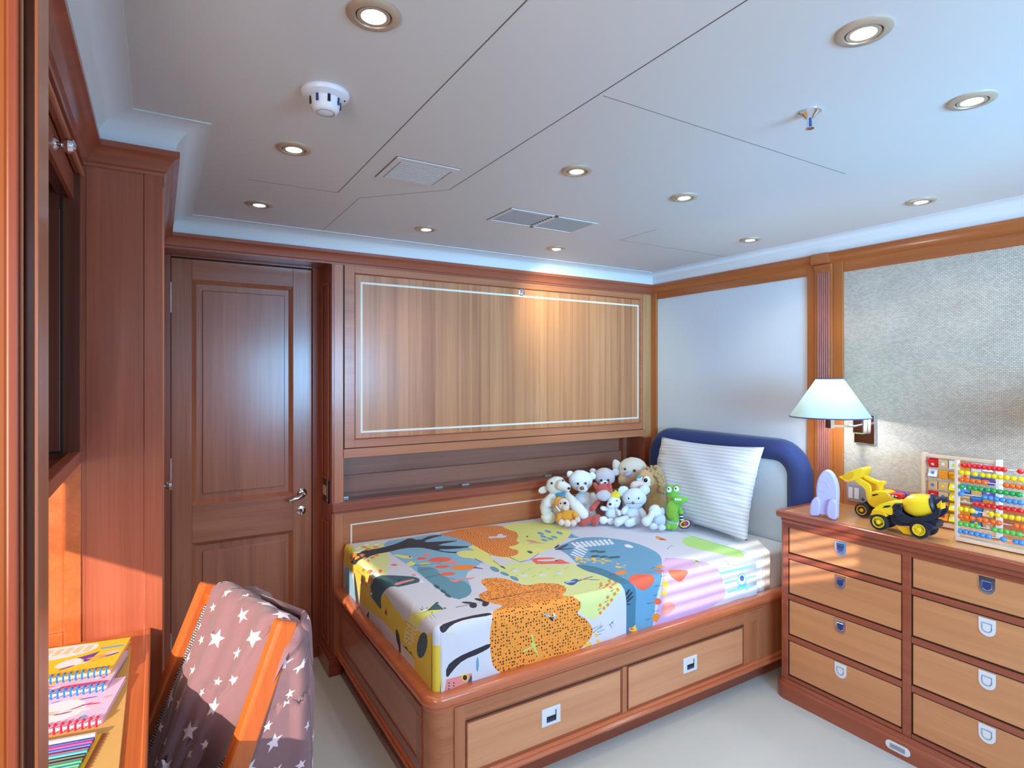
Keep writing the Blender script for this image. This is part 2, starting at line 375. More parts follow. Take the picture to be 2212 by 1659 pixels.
for z0, z1 in ((.815, 1.83), (.13, .642)):
    bm = bmesh.new(); panel_frame(bm, .128, .56, z0, z1, DY, .018, .018); box(bm, .14, .548, DY+.018, DY+.03, z0+.012, z1-.012)
    p = obj('door_panel', bm, doorV, d)
    obj('raised_field', B((.170, .524, DY+.010, DY+.02, z0+.045, z1-.045)), doorV, p, bev=.003)
for z0, z1 in ((1.678, 1.808), (.896, 1.03), (.126, .257)):
    bm = bmesh.new(); rod(bm, (.044, DY-.004, z0), (.044, DY-.004, z1), .006)
    for k in (0, .25, .5, .75, 1): rod(bm, (.044, DY-.004, z0+(z1-z0)*k-.0015), (.044, DY-.004, z0+(z1-z0)*k+.0015), .0068)
    obj('hinge', bm, M_nickel, d, smooth=True)
bm = bmesh.new(); lathe(bm, [(.023, 0), (.023, .004), (.018, .008), (.008, .01), (.008, .04)], axis((.602, DY, .82), (.602, DY-.1, .82)))
tube(bm, [(.602, DY-.04, .82), (.59, DY-.046, .812), (.565, DY-.047, .803), (.535, DY-.045, .797), (.528, DY-.04, .796)], [.0085, .010, .010, .009, .005])
obj('lever_handle', bm, M_chrome, d, smooth=True)
bm = bmesh.new(); lathe(bm, [(.022, 0), (.021, .006), (.012, .008), (.011, .003)], axis((.598, DY, .735), (.598, DY-.1, .735)))
k = obj('lock_plate', bm, M_chrome, d, smooth=True)
bm = bmesh.new(); rod(bm, (.598, DY-.0085, .735), (.598, DY-.0095, .735), .006); obj('keyhole', bm, M_black, k)
obj('door_gap', B((.045, .0472, DY-.002, DY+.03, 0, 1.924), (.648, .6505, DY-.002, DY+.03, 0, 1.924), (.045, .6505, DY-.002, DY+.03, 1.92, 1.9255)), M_gap, d)
# =================================================================== CLOSET left of the door
c = thing('closet', 'tall reddish wooden closet column between desk and door', 'closet', (-.08, 2.3, 0))
obj('body', B((XL, XC, YC, 3.018, 0, 1.965)), rV, c)
obj('front_stile', B((-.033, XC+.006, YC-.006, YC+.05, 0, 1.93)), rV, c, bev=.002)
obj('front_panel', B((XL+.012, -.033, YC-.002, YC, 0, 1.93)), wood('closet_veneer', 'Z', srgb(190, 104, 74), srgb(128, 58, 38)), c)
obj('edge_bead', B((XC, XC+.010, YC+.1, YC+.13, .0, 1.92), (XC, XC+.008, 2.70, 2.9, 0, 1.92)), wV, c, bev=.003)
bm = bmesh.new(); lathe(bm, [(.012, 0), (.012, .002), (.006, .005), (.006, .014), (.013, .020), (.016, .028), (.013, .036), (.004, .04)], axis((XC, 2.38, 1.01), (XC+.1, 2.38, 1.01)), 20)
ball(bm, (XC+.008, 2.38, 1.035), (.006, .012, .009)); obj('closet_knob', bm, M_chrome, c, smooth=True)
# =================================================================== WALL UNIT behind the bed (fold-down berth)
u = thing('bunk_cabinet', 'wide wooden wall unit behind the bed with fold-down berth panel and open shelf', 'wall unit', (1.7, 2.9, 0))
obj('side_panel', B((.69, .745, YB+.002, 3.015, 0, 1.93)), rV, u)
obj('side_stile', B((.70, .742, YB, YB+.03, .07, 1.925)), wV, u, bev=.0015)
obj('plinth', B((.672, .733, YB-.012, 3.01, 0, .075), (.68, .733, YB-.006, 3.0, .075, .088)), rX, u, bev=.003)
obj('end_stile', B((2.655, XR, YB, YB+.03, 1.0, 1.925)), wood('light_stile', 'Z', srgb(208, 160, 110), srgb(170, 112, 70)), u, bev=.0015)
obj('carcass', B((.745, XR, 2.80, 3.015, 1.05, 1.93), (.745, XR, 2.80, 3.015, 0, .77)), rV, u)
f = obj('fold_down_panel', B((.748, .826-.03, YB, YB+.03, 1.054, 1.918), (2.618+.014, 2.652, YB, YB+.03, 1.054, 1.918), (.796, 2.632, YB, YB+.03, 1.885, 1.918), (.796, 2.632, YB, YB+.03, 1.054, 1.092)), wX, u, bev=.001)
obj('veneer_field', B((.796, 2.632, YB+.006, YB+.028, 1.092, 1.885)), wPanel, f)
bm = bmesh.new(); panel_frame(bm, .796, 2.632, 1.092, 1.885, YB-.001, .006, .0075); obj('panel_bead', bm, rX, f)
obj('inlay_line', frame(bmesh.new(), 'Y', .826, 2.620, 1.122, 1.846, .0095, YB+.0052, YB+.010), M_inlay, f)
bm = bmesh.new(); lathe(bm, [(.020, 0), (.020, .003), (.014, .006)], axis((1.735, YB+.005, 1.862), (1.735, YB-.1, 1.862)))
box(bm, 1.731, 1.739, YB-.008, YB+.001, 1.848, 1.876); k = obj('turn_latch', bm, M_chrome, f, smooth=True, angle=30)
obj('gap_line', B((.7425, .748, YB+.001, YB+.02, 1.05, 1.92), (.745, 2.655, YB+.001, YB+.02, 1.0505, 1.0545), (.745, 2.655, YB+.001, YB+.02, 1.918, 1.93)), M_gap, u)
obj('shelf_lip', B((.742, 2.672, YB-.006, YB+.05, 1.008, 1.0505)), wX, u, bev=.002)
obj('shelf_back', B((.745, XR, 2.92, 2.94, .77, 1.05)), niche_w, u)
obj('shelf_batten', B((.745, 2.60, 2.895, 2.92, .815, .90)), niche_w, u, bev=.002)
obj('shelf_end', B((2.668, XR, YB+.001, 2.94, .77, 1.008), (2.60, 2.615, 2.88, 2.92, .82, 1.0)), rV, u)
obj('shelf_board', B((.745, XR, YB, 2.94, .775, .79)), niche_w, u)
for x in (.76, 1.27, 1.43, 1.99, 2.17): obj('shelf_catch', B((x, x+.045, 2.885, 2.905, .79, .797)), M_nickel, u, bev=.001)
for x in (1.07, 1.72): 
    bm = bmesh.new(); rod(bm, (x, YB+.03, .79), (x, YB+.03, .799), .008); obj('shelf_stud', bm, M_black, u)
obj('ledge_rail', B((.686, XR, YB-.022, YB+.03, .762, .802), (.692, XR, YB-.012, YB+.03, .752, .762)), rX, u, bev=.004)
obj('lower_panel', B((.742, XR, YB, YB+.03, .07, .752)), wood('lower_veneer', 'X', srgb(204, 124, 78), srgb(150, 80, 48)), u)
obj('lower_inlay', B((.776, 2.70, YB-.0012, YB+.004, .688, .694), (.776, .783, YB-.0012, YB+.004, .4, .688)), M_inlay, u)
for y0, y1, z0, z1 in ((2.80, 2.93, .90, 1.84), (2.80, 2.93, .12, .70)):
    obj('reveal_moulding', frame(bmesh.new(), 'X', y0, y1, z0, z1, .012, .684, .69), rV, u, bev=.002)
sw = thing('light_switch', 'brass and cream light switch on the door reveal beside the wall unit', 'switch', (.69, 2.85, .79))
obj('switch_plate', B((.683, .69, 2.80, 2.90, .79, .90)), M_black, sw, bev=.002)
obj('switch_rocker', B((.679, .683, 2.83, 2.885, .825, .87)), plain('cream_rocker', srgb(214, 176, 130), .4), sw, bev=.001)
obj('plate_edge', B((.680, .683, 2.800, 2.808, .79, .90)), M_chrome, sw)
# =================================================================== RIGHT WALL: panelling
def wr(name, y0, y1, z0, z1, t, mat, **k): return struct(name, B((XR-t, XR+.001, y0, y1, z0, z1)), mat, bev=.003, **k)
wr('trim_5', 2.705, YB, .6, 1.93, .016, honey)
wr('trim_6', 1.690, 2.705, 1.885, 1.93, .012, honeyY)
wr('trim_7', 1.648, 1.690, .0, 1.93, .016, honey)
pil = struct('trim_8', B((XR-.022, XR+.001, 1.562, 1.648, 0, 1.93)), honey, bev=.003)
bm = bmesh.new()
for i in range(6):
    y = 1.578+i*.0105; bm2 = rod(bm, (XR-.021, y, .0), (XR-.021, y, 1.89), .0042, 10)
obj('fluting', bm, plain('plum_reed', srgb(150, 90, 84), .35), pil, smooth=True)
wr('trim_9', 1.514, 1.562, .8, 1.93, .016, honey)
wr('trim_10', YR, 1.514, 1.880, 1.93, .012, honeyY)
wr('trim_11', YR, 1.514, .0, .905, .014, wY)
struct('trim_12', B((XR-.006, XR+.001, YR, 1.514, .905, 1.880)), M_weave)
ot = thing('wall_outlet', 'grey double socket plate on the wall behind the yellow loader', 'socket', (XR-.014, 1.46, .81))
obj('outlet_plate', B((XR-.022, XR-.014, 1.405, 1.495, .822, .902)), M_dim, ot, bev=.002)
for y in (1.475, 1.448)[::-1]: obj('socket_face', B((XR-.026, XR-.022, y-.010, y+.010, .835, .885)), M_plastic, ot, bev=.002)
ot = thing('display_panel', 'black flat control panel set in the wood behind the toys', 'panel', (XR-.014, 1.27, .81))
obj('panel_screen', B((XR-.020, XR-.014, 1.10, 1.335, .825, .892)), M_black, ot, bev=.002)
obj('panel_bezel', frame(bmesh.new(), 'X', 1.095, 1.34, .82, .897, .006, XR-.023, XR-.014), M_dim, ot)
ot = thing('white_socket', 'small white framed socket on the wall above the loader cab', 'socket', (XR-.014, 1.385, .83))
obj('socket_plate', B((XR-.020, XR-.014, 1.345, 1.40, .845, .90)), M_plastic, ot, bev=.002)
obj('socket_rim', frame(bmesh.new(), 'X', 1.35, 1.395, .85, .895, .004, XR-.023, XR-.018), M_dim, ot)
# =================================================================== BED
bd = thing('bed', 'built-in wooden bed with raised rounded rail and two pull-out drawers', 'bed', (1.7, 2.2, 0))
BX0, BY0 = .697, 1.640                 # outer line of the rail
def rail_path(off, r):                 # back wall -> foot -> rounded corner -> right wall
    x, y = BX0+off, BY0+off; pts = [(x, YB-.002), (x, y+r)]
    pts += [(x+r-r*cos(t), y+r-r*sin(t)) for t in [pi/2*i/8 for i in range(1, 9)]]
    return pts + [(XR-.03, y)]
prof = [(.062, .355), (.062, .392), (.056, .400), (.046, .405), (.016, .405), (.006, .402), (0, .393), (0, .377), (.006, .367), (.018, .362), (.02, .345), (.062, .355)]
def ring_sweep(bm, r, prof):
    base = rail_path(0, r); cols = []
    for i, (x, y) in enumerate(base):
        a = Vector(base[max(i-1, 0)]); b_ = Vector(base[min(i+1, len(base)-1)]); t = (b_-a).normalized(); n = Vector((-t.y, t.x))
        cols.append([bm.verts.new((x+n.x*o, y+n.y*o, z)) for o, z in prof])
    for a, b_ in zip(cols, cols[1:]):
        for k in range(len(prof)-1): bm.faces.new((a[k], a[k+1], b_[k+1], b_[k]))
    bmesh.ops.recalc_face_normals(bm, faces=bm.faces); return bm
obj('top_rail', ring_sweep(bmesh.new(), .06, prof), railX, bd, smooth=True, angle=45)
obj('corner_post', ring_sweep(bmesh.new(), .075, [(.03, .095), (.022, .095), (.022, .37), (.03, .37)]), wX, bd, smooth=True)
obj('base_moulding', ring_sweep(bmesh.new(), .075, [(.03, .128), (.014, .120), (.010, .112), (.016, .104), (.008, .096), (.010, .088), (.03, .082)]), railX, bd, smooth=True, angle=30)
obj('plinth', B((.742, XR-.01, 1.715, 1.74, 0, .10), (.742, .77, 1.72, YB-.013, 0, .10)), rX, bd)
# foot end panel
ff = bmesh.new(); frame(ff, 'X', 1.735, 2.70, .125, .345, .035, .712, .722)
obj('foot_frame', ff, rY, bd, bev=.002)
obj('foot_panel', B((.7165, .722, 1.76, 2.68, .15, .32)), wY, bd)
# front: stiles, drawers
obj('front_rail', B((.80, 2.30, 1.656, 1.668, .300, .352)), wX, bd, bev=.002)
for a, b_, c in ((.795, .832, .352), (1.493, 1.515, .3), (2.20, 2.235, .352), (2.30, 2.33, .352)): obj('front_stile', B((a, b_, 1.655, 1.6625, .125, c)), wV, bd, bev=.002)
obj('shadow_groove', B((.835, 2.198, 1.6553, 1.66, .298, .3005), (.835, 2.198, 1.6553, 1.66, .3045, .3055)), M_gap, bd)
obj('narrow_panel', B((2.235, 2.30, 1.659, 1.668, .125, .352), (2.33, XR-.03, 1.659, 1.668, .125, .352)), wV, bd)
for n, (a, b_, px) in enumerate(((.836, 1.489, 1.165), (1.519, 2.196, 1.86))):
    dr = obj('drawer', B((a, b_, 1.6575, 1.668, .128, .294)), drawX, bd, bev=.002)
    obj('drawer_bead', frame(bmesh.new(), 'Y', a, b_, .128, .294, .005, 1.6545, 1.66), rX, dr, bev=.001)
    pl = obj('drawer_pull', B((px-.040, px+.040, 1.6535, 1.659, .185, .247)), M_plate, dr, bev=.004)
    obj('pull_recess', B((px-.020, px+.020, 1.6528, 1.6545, .198, .218)), M_black, pl)
    obj('pull_tab', B((px-.019, px+.015, 1.6522, 1.6535, .199, .207)), M_navy, pl)
    obj('pull_latch', B((px+.017, px+.020, 1.6520, 1.6545, .212, .235)), M_black, pl)
bm = bmesh.new(); prism(bm, [(cos(t)*.014+(.032 if abs(t) < pi/2 else -.032), sin(t)*.014) for t in [(-pi/2+pi*i/8) for i in range(9)]]+[(-.032-cos(-pi/2+pi*i/8)*.014, -sin(-pi/2+pi*i/8)*.014) for i in range(9)], Matrix.Translation((1.50, 1.715, .052)) @ Matrix.Rotation(pi/2, 4, 'X'), .004)
pl = obj('plinth_catch', bm, M_nickel, bd); obj('catch_slot', B((1.472, 1.528, 1.709, 1.712, .047, .057)), M_dim, pl)
# mattress
def ztop(x): return .603-.026*(x-.757)/1.57*1.0 - .012*max(0, (x-2.2))
MX0, MX1, MY0, MY1 = .765, 2.665, 1.708, 2.742
mt = thing('mattress', 'thick mattress in white striped sheet lying inside the bed frame', 'mattress', (1.7, 2.2, .3))
def mattress():
    bm = bmesh.new(); xs = [MX0+.005, MX0+.02, 1.2, 1.7, 2.2, 2.45, MX1]; ys = [MY0+.004, MY0+.02, 2.0, 2.4, MY1-.01, MY1]
    g = [[bm.verts.new((x, y, ztop(x)-.006-(.014 if i == 0 or j in (0, len(ys)-1) else 0))) for j, y in enumerate(ys)] for i, x in enumerate(xs)]
    for i in range(len(xs)-1):
        for j in range(len(ys)-1): bm.faces.new((g[i][j], g[i+1][j], g[i+1][j+1], g[i][j+1]))
    e = [v for v in bm.edges if v.is_boundary]; r = bmesh.ops.extrude_edge_only(bm, edges=e)
    for v in [v for v in r['geom'] if isinstance(v, bmesh.types.BMVert)]: v.co.z = .30
    bmesh.ops.recalc_face_normals(bm, faces=bm.faces); return bm
obj('sheeted_body', mattress(), M_sheet, mt, smooth=True, angle=60)
def drape():      # loose corner of the sheet hanging at the head end
    bm = bmesh.new(); nx, nz = 24, 14; g = []
    for i in range(nx+1):
        x = 2.30+.36*i/nx; row = []
        for j in range(nz+1):
            s = j/nz; z = ztop(x)-.002 - s*(ztop(x)-.375); y = MY0+.004-.004*sin(s*pi)-.006*sin(i*.9+s*2)*s-.004*sin(i*2.1)*s
            if j == 0: y = MY0+.012
            row.append(bm.verts.new((x, y, z)))
        g.append(row)
    for i in range(nx):
        for j in range(nz): bm.faces.new((g[i][j], g[i+1][j], g[i+1][j+1], g[i][j+1]))
    bmesh.ops.recalc_face_normals(bm, faces=bm.faces); return bm
obj('sheet_side', drape(), M_sheet, mt, smooth=True, angle=180, solid=.003)
# ---- printed bedspread -------------------------------------------------------------------------------
QX, QY, QE, QR = .757, 1.700, 2.325, .020
def qz(x): return ztop(x)+.004
def quv(px, py):
    r = ray(px, py); a = qz(0.)-0; k = (qz(1.)-qz(0.))         # top plane z = a + k x
    t = (a-H)/(r.z-k*r.x); p = Vector((0, 0, H))+r*t
    if p.x >= QX and p.y >= QY: return (p.x, p.y)
    if p.y < QY:
        q = on(px, py, 'Y', QY-QR*.5)
        if q.x >= QX: return (q.x, QY-max(0, qz(q.x)-q.z))
    q = on(px, py, 'X', QX-QR*.5)
    if q.y < QY: return (QX-.001, QY-max(0, qz(QX)-q.z))
    return (QX-max(0, qz(QX)-q.z), q.y)
def bend(s):      # distance past the edge -> (outward, down)
    if s <= 0: return 0, 0
    if s < QR*pi/2: return QR*sin(s/QR), QR*(1-cos(s/QR))
    return QR, QR+(s-QR*pi/2)
def qmap(u, v):
    ou, du = bend(QX-u); ov, dv = bend(QY-v)
    x = max(u, QX)-ou; y = max(v, QY)-ov; z = qz(max(u, QX))-max(du, dv)
    if u > QX and v > QY: z += .0035*sin(u*9+v*5)*sin(v*7)
    if v < QY-.03: y += -.004*sin(u*11)*(min(1, (QY-v)/.1)) - .002*sin(u*37+v*20)*min(1, (QY-v)/.1)
    if u < QX-.03: x += -.004*sin(v*9)*(min(1, (QX-u)/.1))
    # soft ridge down the bed
    z += .005*math.exp(-((u-1.62+.35*(v-1.9))/.03)**2)*(1 if v > QY else 0)
    return (x, y, z)
QC = {}
def qcol(name, *c, **k):
    QC[name] = len(QC); m = plain('print_'+name, srgb(*c), .75, bump=.06, bscale=900, sheen=.1); qm.append(m); return m
qm = []
for n_, c_ in dict(white=(214, 214, 226), lime=(230, 228, 128), yellow=(232, 202, 66), sky=(132, 184, 214), teal=(96, 150, 170), deep=(52, 92, 104), dark=(42, 38, 50), orange=(242, 140, 48), dots=(246, 152, 56), waves=(244, 146, 50),
                    coral=(238, 104, 74), pink=(232, 142, 138), lilac=(206, 170, 214), blue=(104, 160, 196), blued=(70, 124, 152), mint=(176, 222, 120), pale=(226, 226, 240), red=(196, 54, 36), aqua=(110, 205, 228), navy=(52, 92, 168), sunny=(246, 200, 70), snow=(238, 240, 248), cream=(220, 226, 150)).items(): qcol(n_, *c_)
def dotmat(m, kind):
    t = m.node_tree; N, L = t.nodes, t.links; b = N['Principled BSDF']; uv = N.new('ShaderNodeUVMap')
    mx = N.new('ShaderNodeMix'); mx.data_type = 'RGBA'; base = b.inputs['Base Color'].default_value[:]
    if kind == 'dots':
        vo = N.new('ShaderNodeTexVoronoi'); vo.inputs['Scale'].default_value = 92; vo.inputs['Randomness'].default_value = .4; L.new(uv.outputs[0], vo.inputs['Vector'])
        c = N.new('ShaderNodeMath'); c.operation = 'LESS_THAN'; c.inputs[1].default_value = .30; L.new(vo.outputs['Distance'], c.inputs[0])
    else:
        wv = N.new('ShaderNodeTexWave'); wv.inputs['Scale'].default_value = 26; wv.inputs['Distortion'].default_value = 5; wv.inputs['Detail Scale'].default_value = 1.2
        mp = N.new('ShaderNodeMapping'); mp.inputs['Rotation'].default_value[2] = R(15); L.new(uv.outputs[0], mp.inputs[0]); L.new(mp.outputs[0], wv.inputs['Vector'])
        c = N.new('ShaderNodeMath'); c.operation = 'GREATER_THAN'; c.inputs[1].default_value = .74; L.new(wv.outputs['Fac'], c.inputs[0])
    L.new(c.outputs[0], mx.inputs[0]); mx.inputs[6].default_value = base; mx.inputs[7].default_value = srgb(70, 34, 16) if kind == 'dots' else srgb(196, 96, 28)
    L.new(mx.outputs[2], b.inputs['Base Color'])
dotmat(qm[QC['dots']], 'dots'); dotmat(qm[QC['waves']], 'waves')
QS = []
def Q(col, pts, cv=None, sm=2):
    pts = cv(pts) if cv else pts
    uv = [quv(*p) for p in pts]
    # keep outlines that cross the corner fold inside the sheet
    QS.append((smooth_poly(uv, sm) if sm else uv, QC[col]))
def QE_(col, c, rx, ry, cv=None, ang=0): Q(col, ell(c[0], c[1], rx, ry, ang, 14), cv, 0)
def QL(col, a, b, w, cv=None):
    (x0, y0), (x1, y1) = a, b; d = math.hypot(x1-x0, y1-y0); nx, ny = -(y1-y0)/d*w/2, (x1-x0)/d*w/2
    Q(col, [(x0+nx, y0+ny), (x1+nx*.5, y1+ny*.5), (x1-nx*.5, y1-ny*.5), (x0-nx, y0-ny)], cv, 0)
c6 = crop(740, 1150, 4.483); c5 = crop(960, 1100, 4.424); c7 = crop(1300, 1140, 5.53); cA = crop(700, 1100, 2.968)
# foot end and far-left part
Q('sky', [(380, 90), (640, 55), (920, 10), (1250, 40), (1500, 180), (1300, 330), (1180, 420), (1240, 500), (1250, 600), (1090, 660), (880, 510), (600, 290), (450, 190)], c6, 1)
Q('teal', [(670, 330), (900, 335), (960, 430), (1180, 470), (1255, 540), (1235, 610), (1090, 656), (900, 520)], c6, 1)
Q('cream', [(110, 130), (380, 85), (410, 150), (445, 190), (460, 260), (430, 360), (410, 440), (300, 380), (180, 330), (100, 260), (60, 180)], c6, 1)
Q('yellow', [(0, 150), (120, 130), (110, 250), (170, 330), (250, 380), (300, 420), (290, 560), (380, 720), (410, 640), (440, 610), (500, 720), (620, 880), (720, 960), (850, 1030), (912, 1050), (936, 1300), (955, 1560), (900, 1500), (780, 1340), (700, 1260), (600, 1130), (500, 980), (420, 880), (300, 780), (200, 720), (150, 500), (110, 400), (30, 330)], c6, 1)
Q('sky', [(30, 350), (70, 360), (110, 440), (130, 600), (175, 790), (120, 790), (40, 650)], c6, 1)
Q('white', [(205, 740), (290, 775), (420, 890), (560, 1080), (640, 1180), (560, 1260), (440, 1160), (300, 960), (190, 800)], c6, 1)
Q('dark', [(80, 290), (130, 200), (200, 170), (290, 160), (450, 130), (580, 88), (650, 50), (740, 82), (850, 30), (1000, 26), (850, 60), (770, 100), (960, 92), (1160, 82), (900, 128), (1000, 135), (1280, 142), (1100, 165), (900, 165), (1010, 188), (1200, 190), (1370, 180), (1180, 205), (1000, 197), (860, 165), (750, 145), (600, 148), (450, 182), (300, 208), (190, 265), (135, 352)], c6, 1)
for x, y, rx, ry, a in ((118, 245, 20, 24, 20), (105, 285, 12, 20, 20), (150, 265, 12, 22, 10), (190, 215, 26, 12, -10), (205, 250, 26, 12, -20), (240, 275, 26, 12, -15), (250, 158, 30, 12, 0), (210, 140, 26, 8, 0), (320, 138, 30, 8, 0), (290, 240, 24, 10, -10), (330, 215, 26, 9, -10)): QE_('orange', (x, y), rx, ry, c6, a)
for x, y in ((150, 150), (230, 120), (180, 172), (330, 118)): QE_('snow', (x, y), 28, 8, c6, -15)
Q('lime', [(480, 205), (560, 208), (620, 220), (675, 225), (675, 250), (600, 245), (520, 225)], c6, 1); QE_('red', (652, 230), 12, 8, c6)
Q('lime', [(610, 310), (640, 280), (690, 270), (710, 290), (680, 320), (640, 325)], c6, 1); QE_('dark', (688, 280), 6, 5, c6)
for x, y, rx, ry, col in ((815, 212, 46, 12, 'pink'), (765, 247, 50, 13, 'coral'), (500, 313, 32, 10, 'coral'), (798, 300, 52, 12, 'sunny'), (940, 262, 112, 26, 'coral'), (1060, 290, 60, 18, 'pink'), (965, 334, 75, 17, 'coral'), (1170, 345, 130, 28, 'orange'), (1020, 406, 76, 17, 'coral')): QE_(col, (x, y), rx, ry, c6, -2)
QL('navy', (1270, 345), (1360, 358), 16, c6); QL('dark', (750, 366), (890, 347), 4, c6); QL('dark', (800, 440), (950, 408), 4, c6); QL('blued', (690, 320), (960, 298), 8, c6); QL('pink', (900, 380), (1020, 372), 6, c6)
Q('pink', [(1020, 440), (1060, 462), (1150, 450), (1290, 440), (1270, 455), (1160, 468), (1100, 482), (1050, 475)], c6, 1)
for x, y in ((912, 520), (975, 565), (1020, 605)): QE_('deep', (x, y), 34, 14, c6, 28)
Q('deep', [(290, 580), (300, 500), (360, 440), (450, 413), (600, 420), (700, 428), (750, 450), (742, 478), (700, 487), (600, 508), (520, 525), (460, 560), (425, 600), (398, 660), (412, 785), (350, 700), (300, 630)], c6, 1)
Q('pink', [(498, 488), (600, 462), (690, 446), (702, 458), (610, 480), (515, 508)], c6, 1); QE_('dark', (548, 456), 8, 8, c6); QE_('dark', (588, 495), 8, 8, c6); QE_('snow', (765, 470), 18, 10, c6, 20); QE_('pink', (690, 412), 24, 8, c6)
for x, y, rx, ry, a in ((300, 490, 22, 36, 15), (355, 380, 30, 17, -20), (282, 405, 16, 24, 20), (215, 500, 20, 40, 0), (260, 530, 12, 26, 0), (300, 580, 10, 20, 0), (225, 388, 14, 14, 0)): QE_('coral', (x, y), rx, ry, c6, a)
for x, y in ((195, 508), (310, 615)): QE_('snow', (x, y), 10, 14, c6)
for k in range(5): QL('lime', (330-k*25, 360+k*20), (300-k*22, 660-k*20), 7, c6)
QL('dark', (155, 388), (200, 430), 5, c6)
Q('dark', [(122, 400), (135, 430), (165, 600), (190, 800), (155, 780), (128, 560)], c6, 1); Q('dark', [(252, 850), (270, 800), (288, 780), (284, 880), (262, 900)], c6, 1)
Q('red', [(432, 800), (455, 755), (458, 835)], c6, 0)
Q('lime', [(600, 1100), (620, 980), (650, 890), (690, 815), (760, 765), (830, 725), (910, 672), (985, 745), (880, 785), (810, 850), (765, 920), (740, 1000), (700, 1120)], c6, 1)
Q('deep', [(820, 755), (905, 672), (982, 746)], c6, 0); Q('dark', [(820, 758), (840, 735), (850, 755)], c6, 0)
for p in ((920, 676), (990, 733)): QE_('dark', p, 14, 6, c6, 15)
for p in ((816, 731), (865, 776)): QE_('dark', p, 8, 5, c6)
for a, b_ in (((740, 735), (780, 750)), ((765, 715), (790, 742)), ((840, 800), (870, 840)), ((860, 790), (905, 830)), ((820, 758), (755, 808))): QL('dark', a, b_, 5, c6)
for i in range(26): QE_('pink', (640+(i % 5)*22+random.uniform(-5, 5), 900+(i//5)*40+(i % 5)*14+random.uniform(-6, 6)), 8, 10, c6, 20)
QE_('deep', (795, 1120), 54, 128, c6, 10)
for a, b_ in (((745, 1100), (850, 1090)), ((742, 1180), (840, 1130)), ((800, 1010), (760, 1220)), ((835, 1020), (800, 1230)), ((755, 1040), (838, 1045))): QL('dark', a, b_, 5, c6)
Q('dark', [(533, 965), (548, 962), (572, 1040), (580, 1130), (583, 1252), (568, 1246), (562, 1130), (540, 1070)], c6, 1)
QL('dark', (605, 1125), (730, 1260), 6, c6); Q('deep', [(620, 1138), (635, 1130), (648, 1168)], c6, 0); Q('deep', [(665, 1190), (682, 1180), (695, 1225)], c6, 0)
# front near corner
Q('dark', [(920, 965), (1000, 890), (1200, 818), (1450, 788), (1450, 826), (1200, 858), (1050, 920), (965, 1005), (930, 1005)], c6, 1)
Q('dark', [(985, 1320), (1100, 1230), (1250, 1160), (1430, 1095), (1430, 1138), (1310, 1195), (1160, 1255), (1060, 1350), (985, 1440)], c6, 1)
Q('lime', [(1005, 1000), (1030, 980), (1070, 980), (1040, 998)], c6, 1)
for x, y, rx, ry, a in ((1215, 680, 62, 11, 5), (1265, 706, 38, 30, 0), (1345, 655, 70, 14, 12), (1385, 690, 38, 28, -30)): QE_('dark', (x, y), rx, ry, c6, a)
QL('dark', (1095, 725), (1420, 660), 5, c6)
Q('pink', [(985, 1440), (1110, 1415), (1240, 1385), (1240, 1490), (1120, 1530), (965, 1590)], c6, 0)
QE_('sunny', (1174, 1430), 36, 38, c6); QE_('dark', (1174, 1430), 22, 26, c6); Q('deep', [(1215, 1440), (1240, 1390), (1245, 1500), (1185, 1510)], c6, 1)
for i in range(8): QE_('deep', (1015+(i % 2)*45+random.uniform(-5, 5), 1475+(i//2)*27), 10, 7, c6)
QE_('blue', (1292, 1300), 14, 72, c6)
# middle
Q('lime', [(540, 155), (700, 128), (900, 118), (1050, 150), (1210, 195), (1200, 245), (1160, 285), (1040, 370), (960, 405), (850, 440), (720, 505), (560, 470), (420, 430), (300, 400), (200, 360), (500, 300)], c5, 1)
Q('lime', [(100, 400), (380, 395), (470, 480), (600, 575), (640, 640), (560, 600), (400, 510), (280, 470), (150, 460)], c5, 1)
Q('cream', [(520, 600), (500, 540), (720, 500), (860, 505), (1100, 530), (1240, 510), (1350, 590), (1500, 620), (1640, 700), (1690, 780), (1600, 900), (1480, 1010), (1400, 1085), (1270, 1010), (1100, 830), (780, 735), (640, 670)], c5, 1)
for i in range(30):
    x = 620+(i % 10)*58+random.uniform(-20, 20); y = 590+(i//10)*38-(x-620)*.04; QL('lime' if i % 3 else 'mint', (x, y), (x+38, y-26), 12, c5)
for x, y in ((680, 592), (940, 634), (1100, 612), (760, 640)): QE_('pale', (x, y), 34, 12, c5)
Q('waves', [(0, 225), (150, 195), (380, 158), (540, 155), (600, 190), (690, 210), (710, 250), (680, 305), (720, 325), (700, 347), (600, 360), (640, 382), (700, 388), (712, 425), (640, 452), (560, 458), (460, 442), (370, 400), (300, 360), (160, 290), (-60, 240)], c5, 2)
Q('pale', [(415, 272), (500, 262), (510, 235), (550, 228), (560, 250), (610, 245), (560, 275), (500, 282), (430, 286)], c5, 1)
Q('dots', [(1037, 1257), (1046, 1251), (1078, 1249), (1100, 1254), (1136, 1267), (1164, 1260), (1198, 1260), (1220, 1265), (1225, 1276), (1211, 1286), (1236, 1292), (1252, 1306), (1249, 1320), (1240, 1330), (1262, 1341), (1277, 1362), (1274, 1382), (1250, 1406), (1225, 1421), (1180, 1433), (1121, 1446), (1082, 1462), (1062, 1446), (1057, 1417), (1056, 1370), (1062, 1332), (1071, 1318), (1090, 1309), (1060, 1303), (1040, 1295), (1032, 1286), (1042, 1279), (1056, 1275), (1046, 1266)], None, 2)
QL('dark', (440, 865), (940, 765), 6, c5)
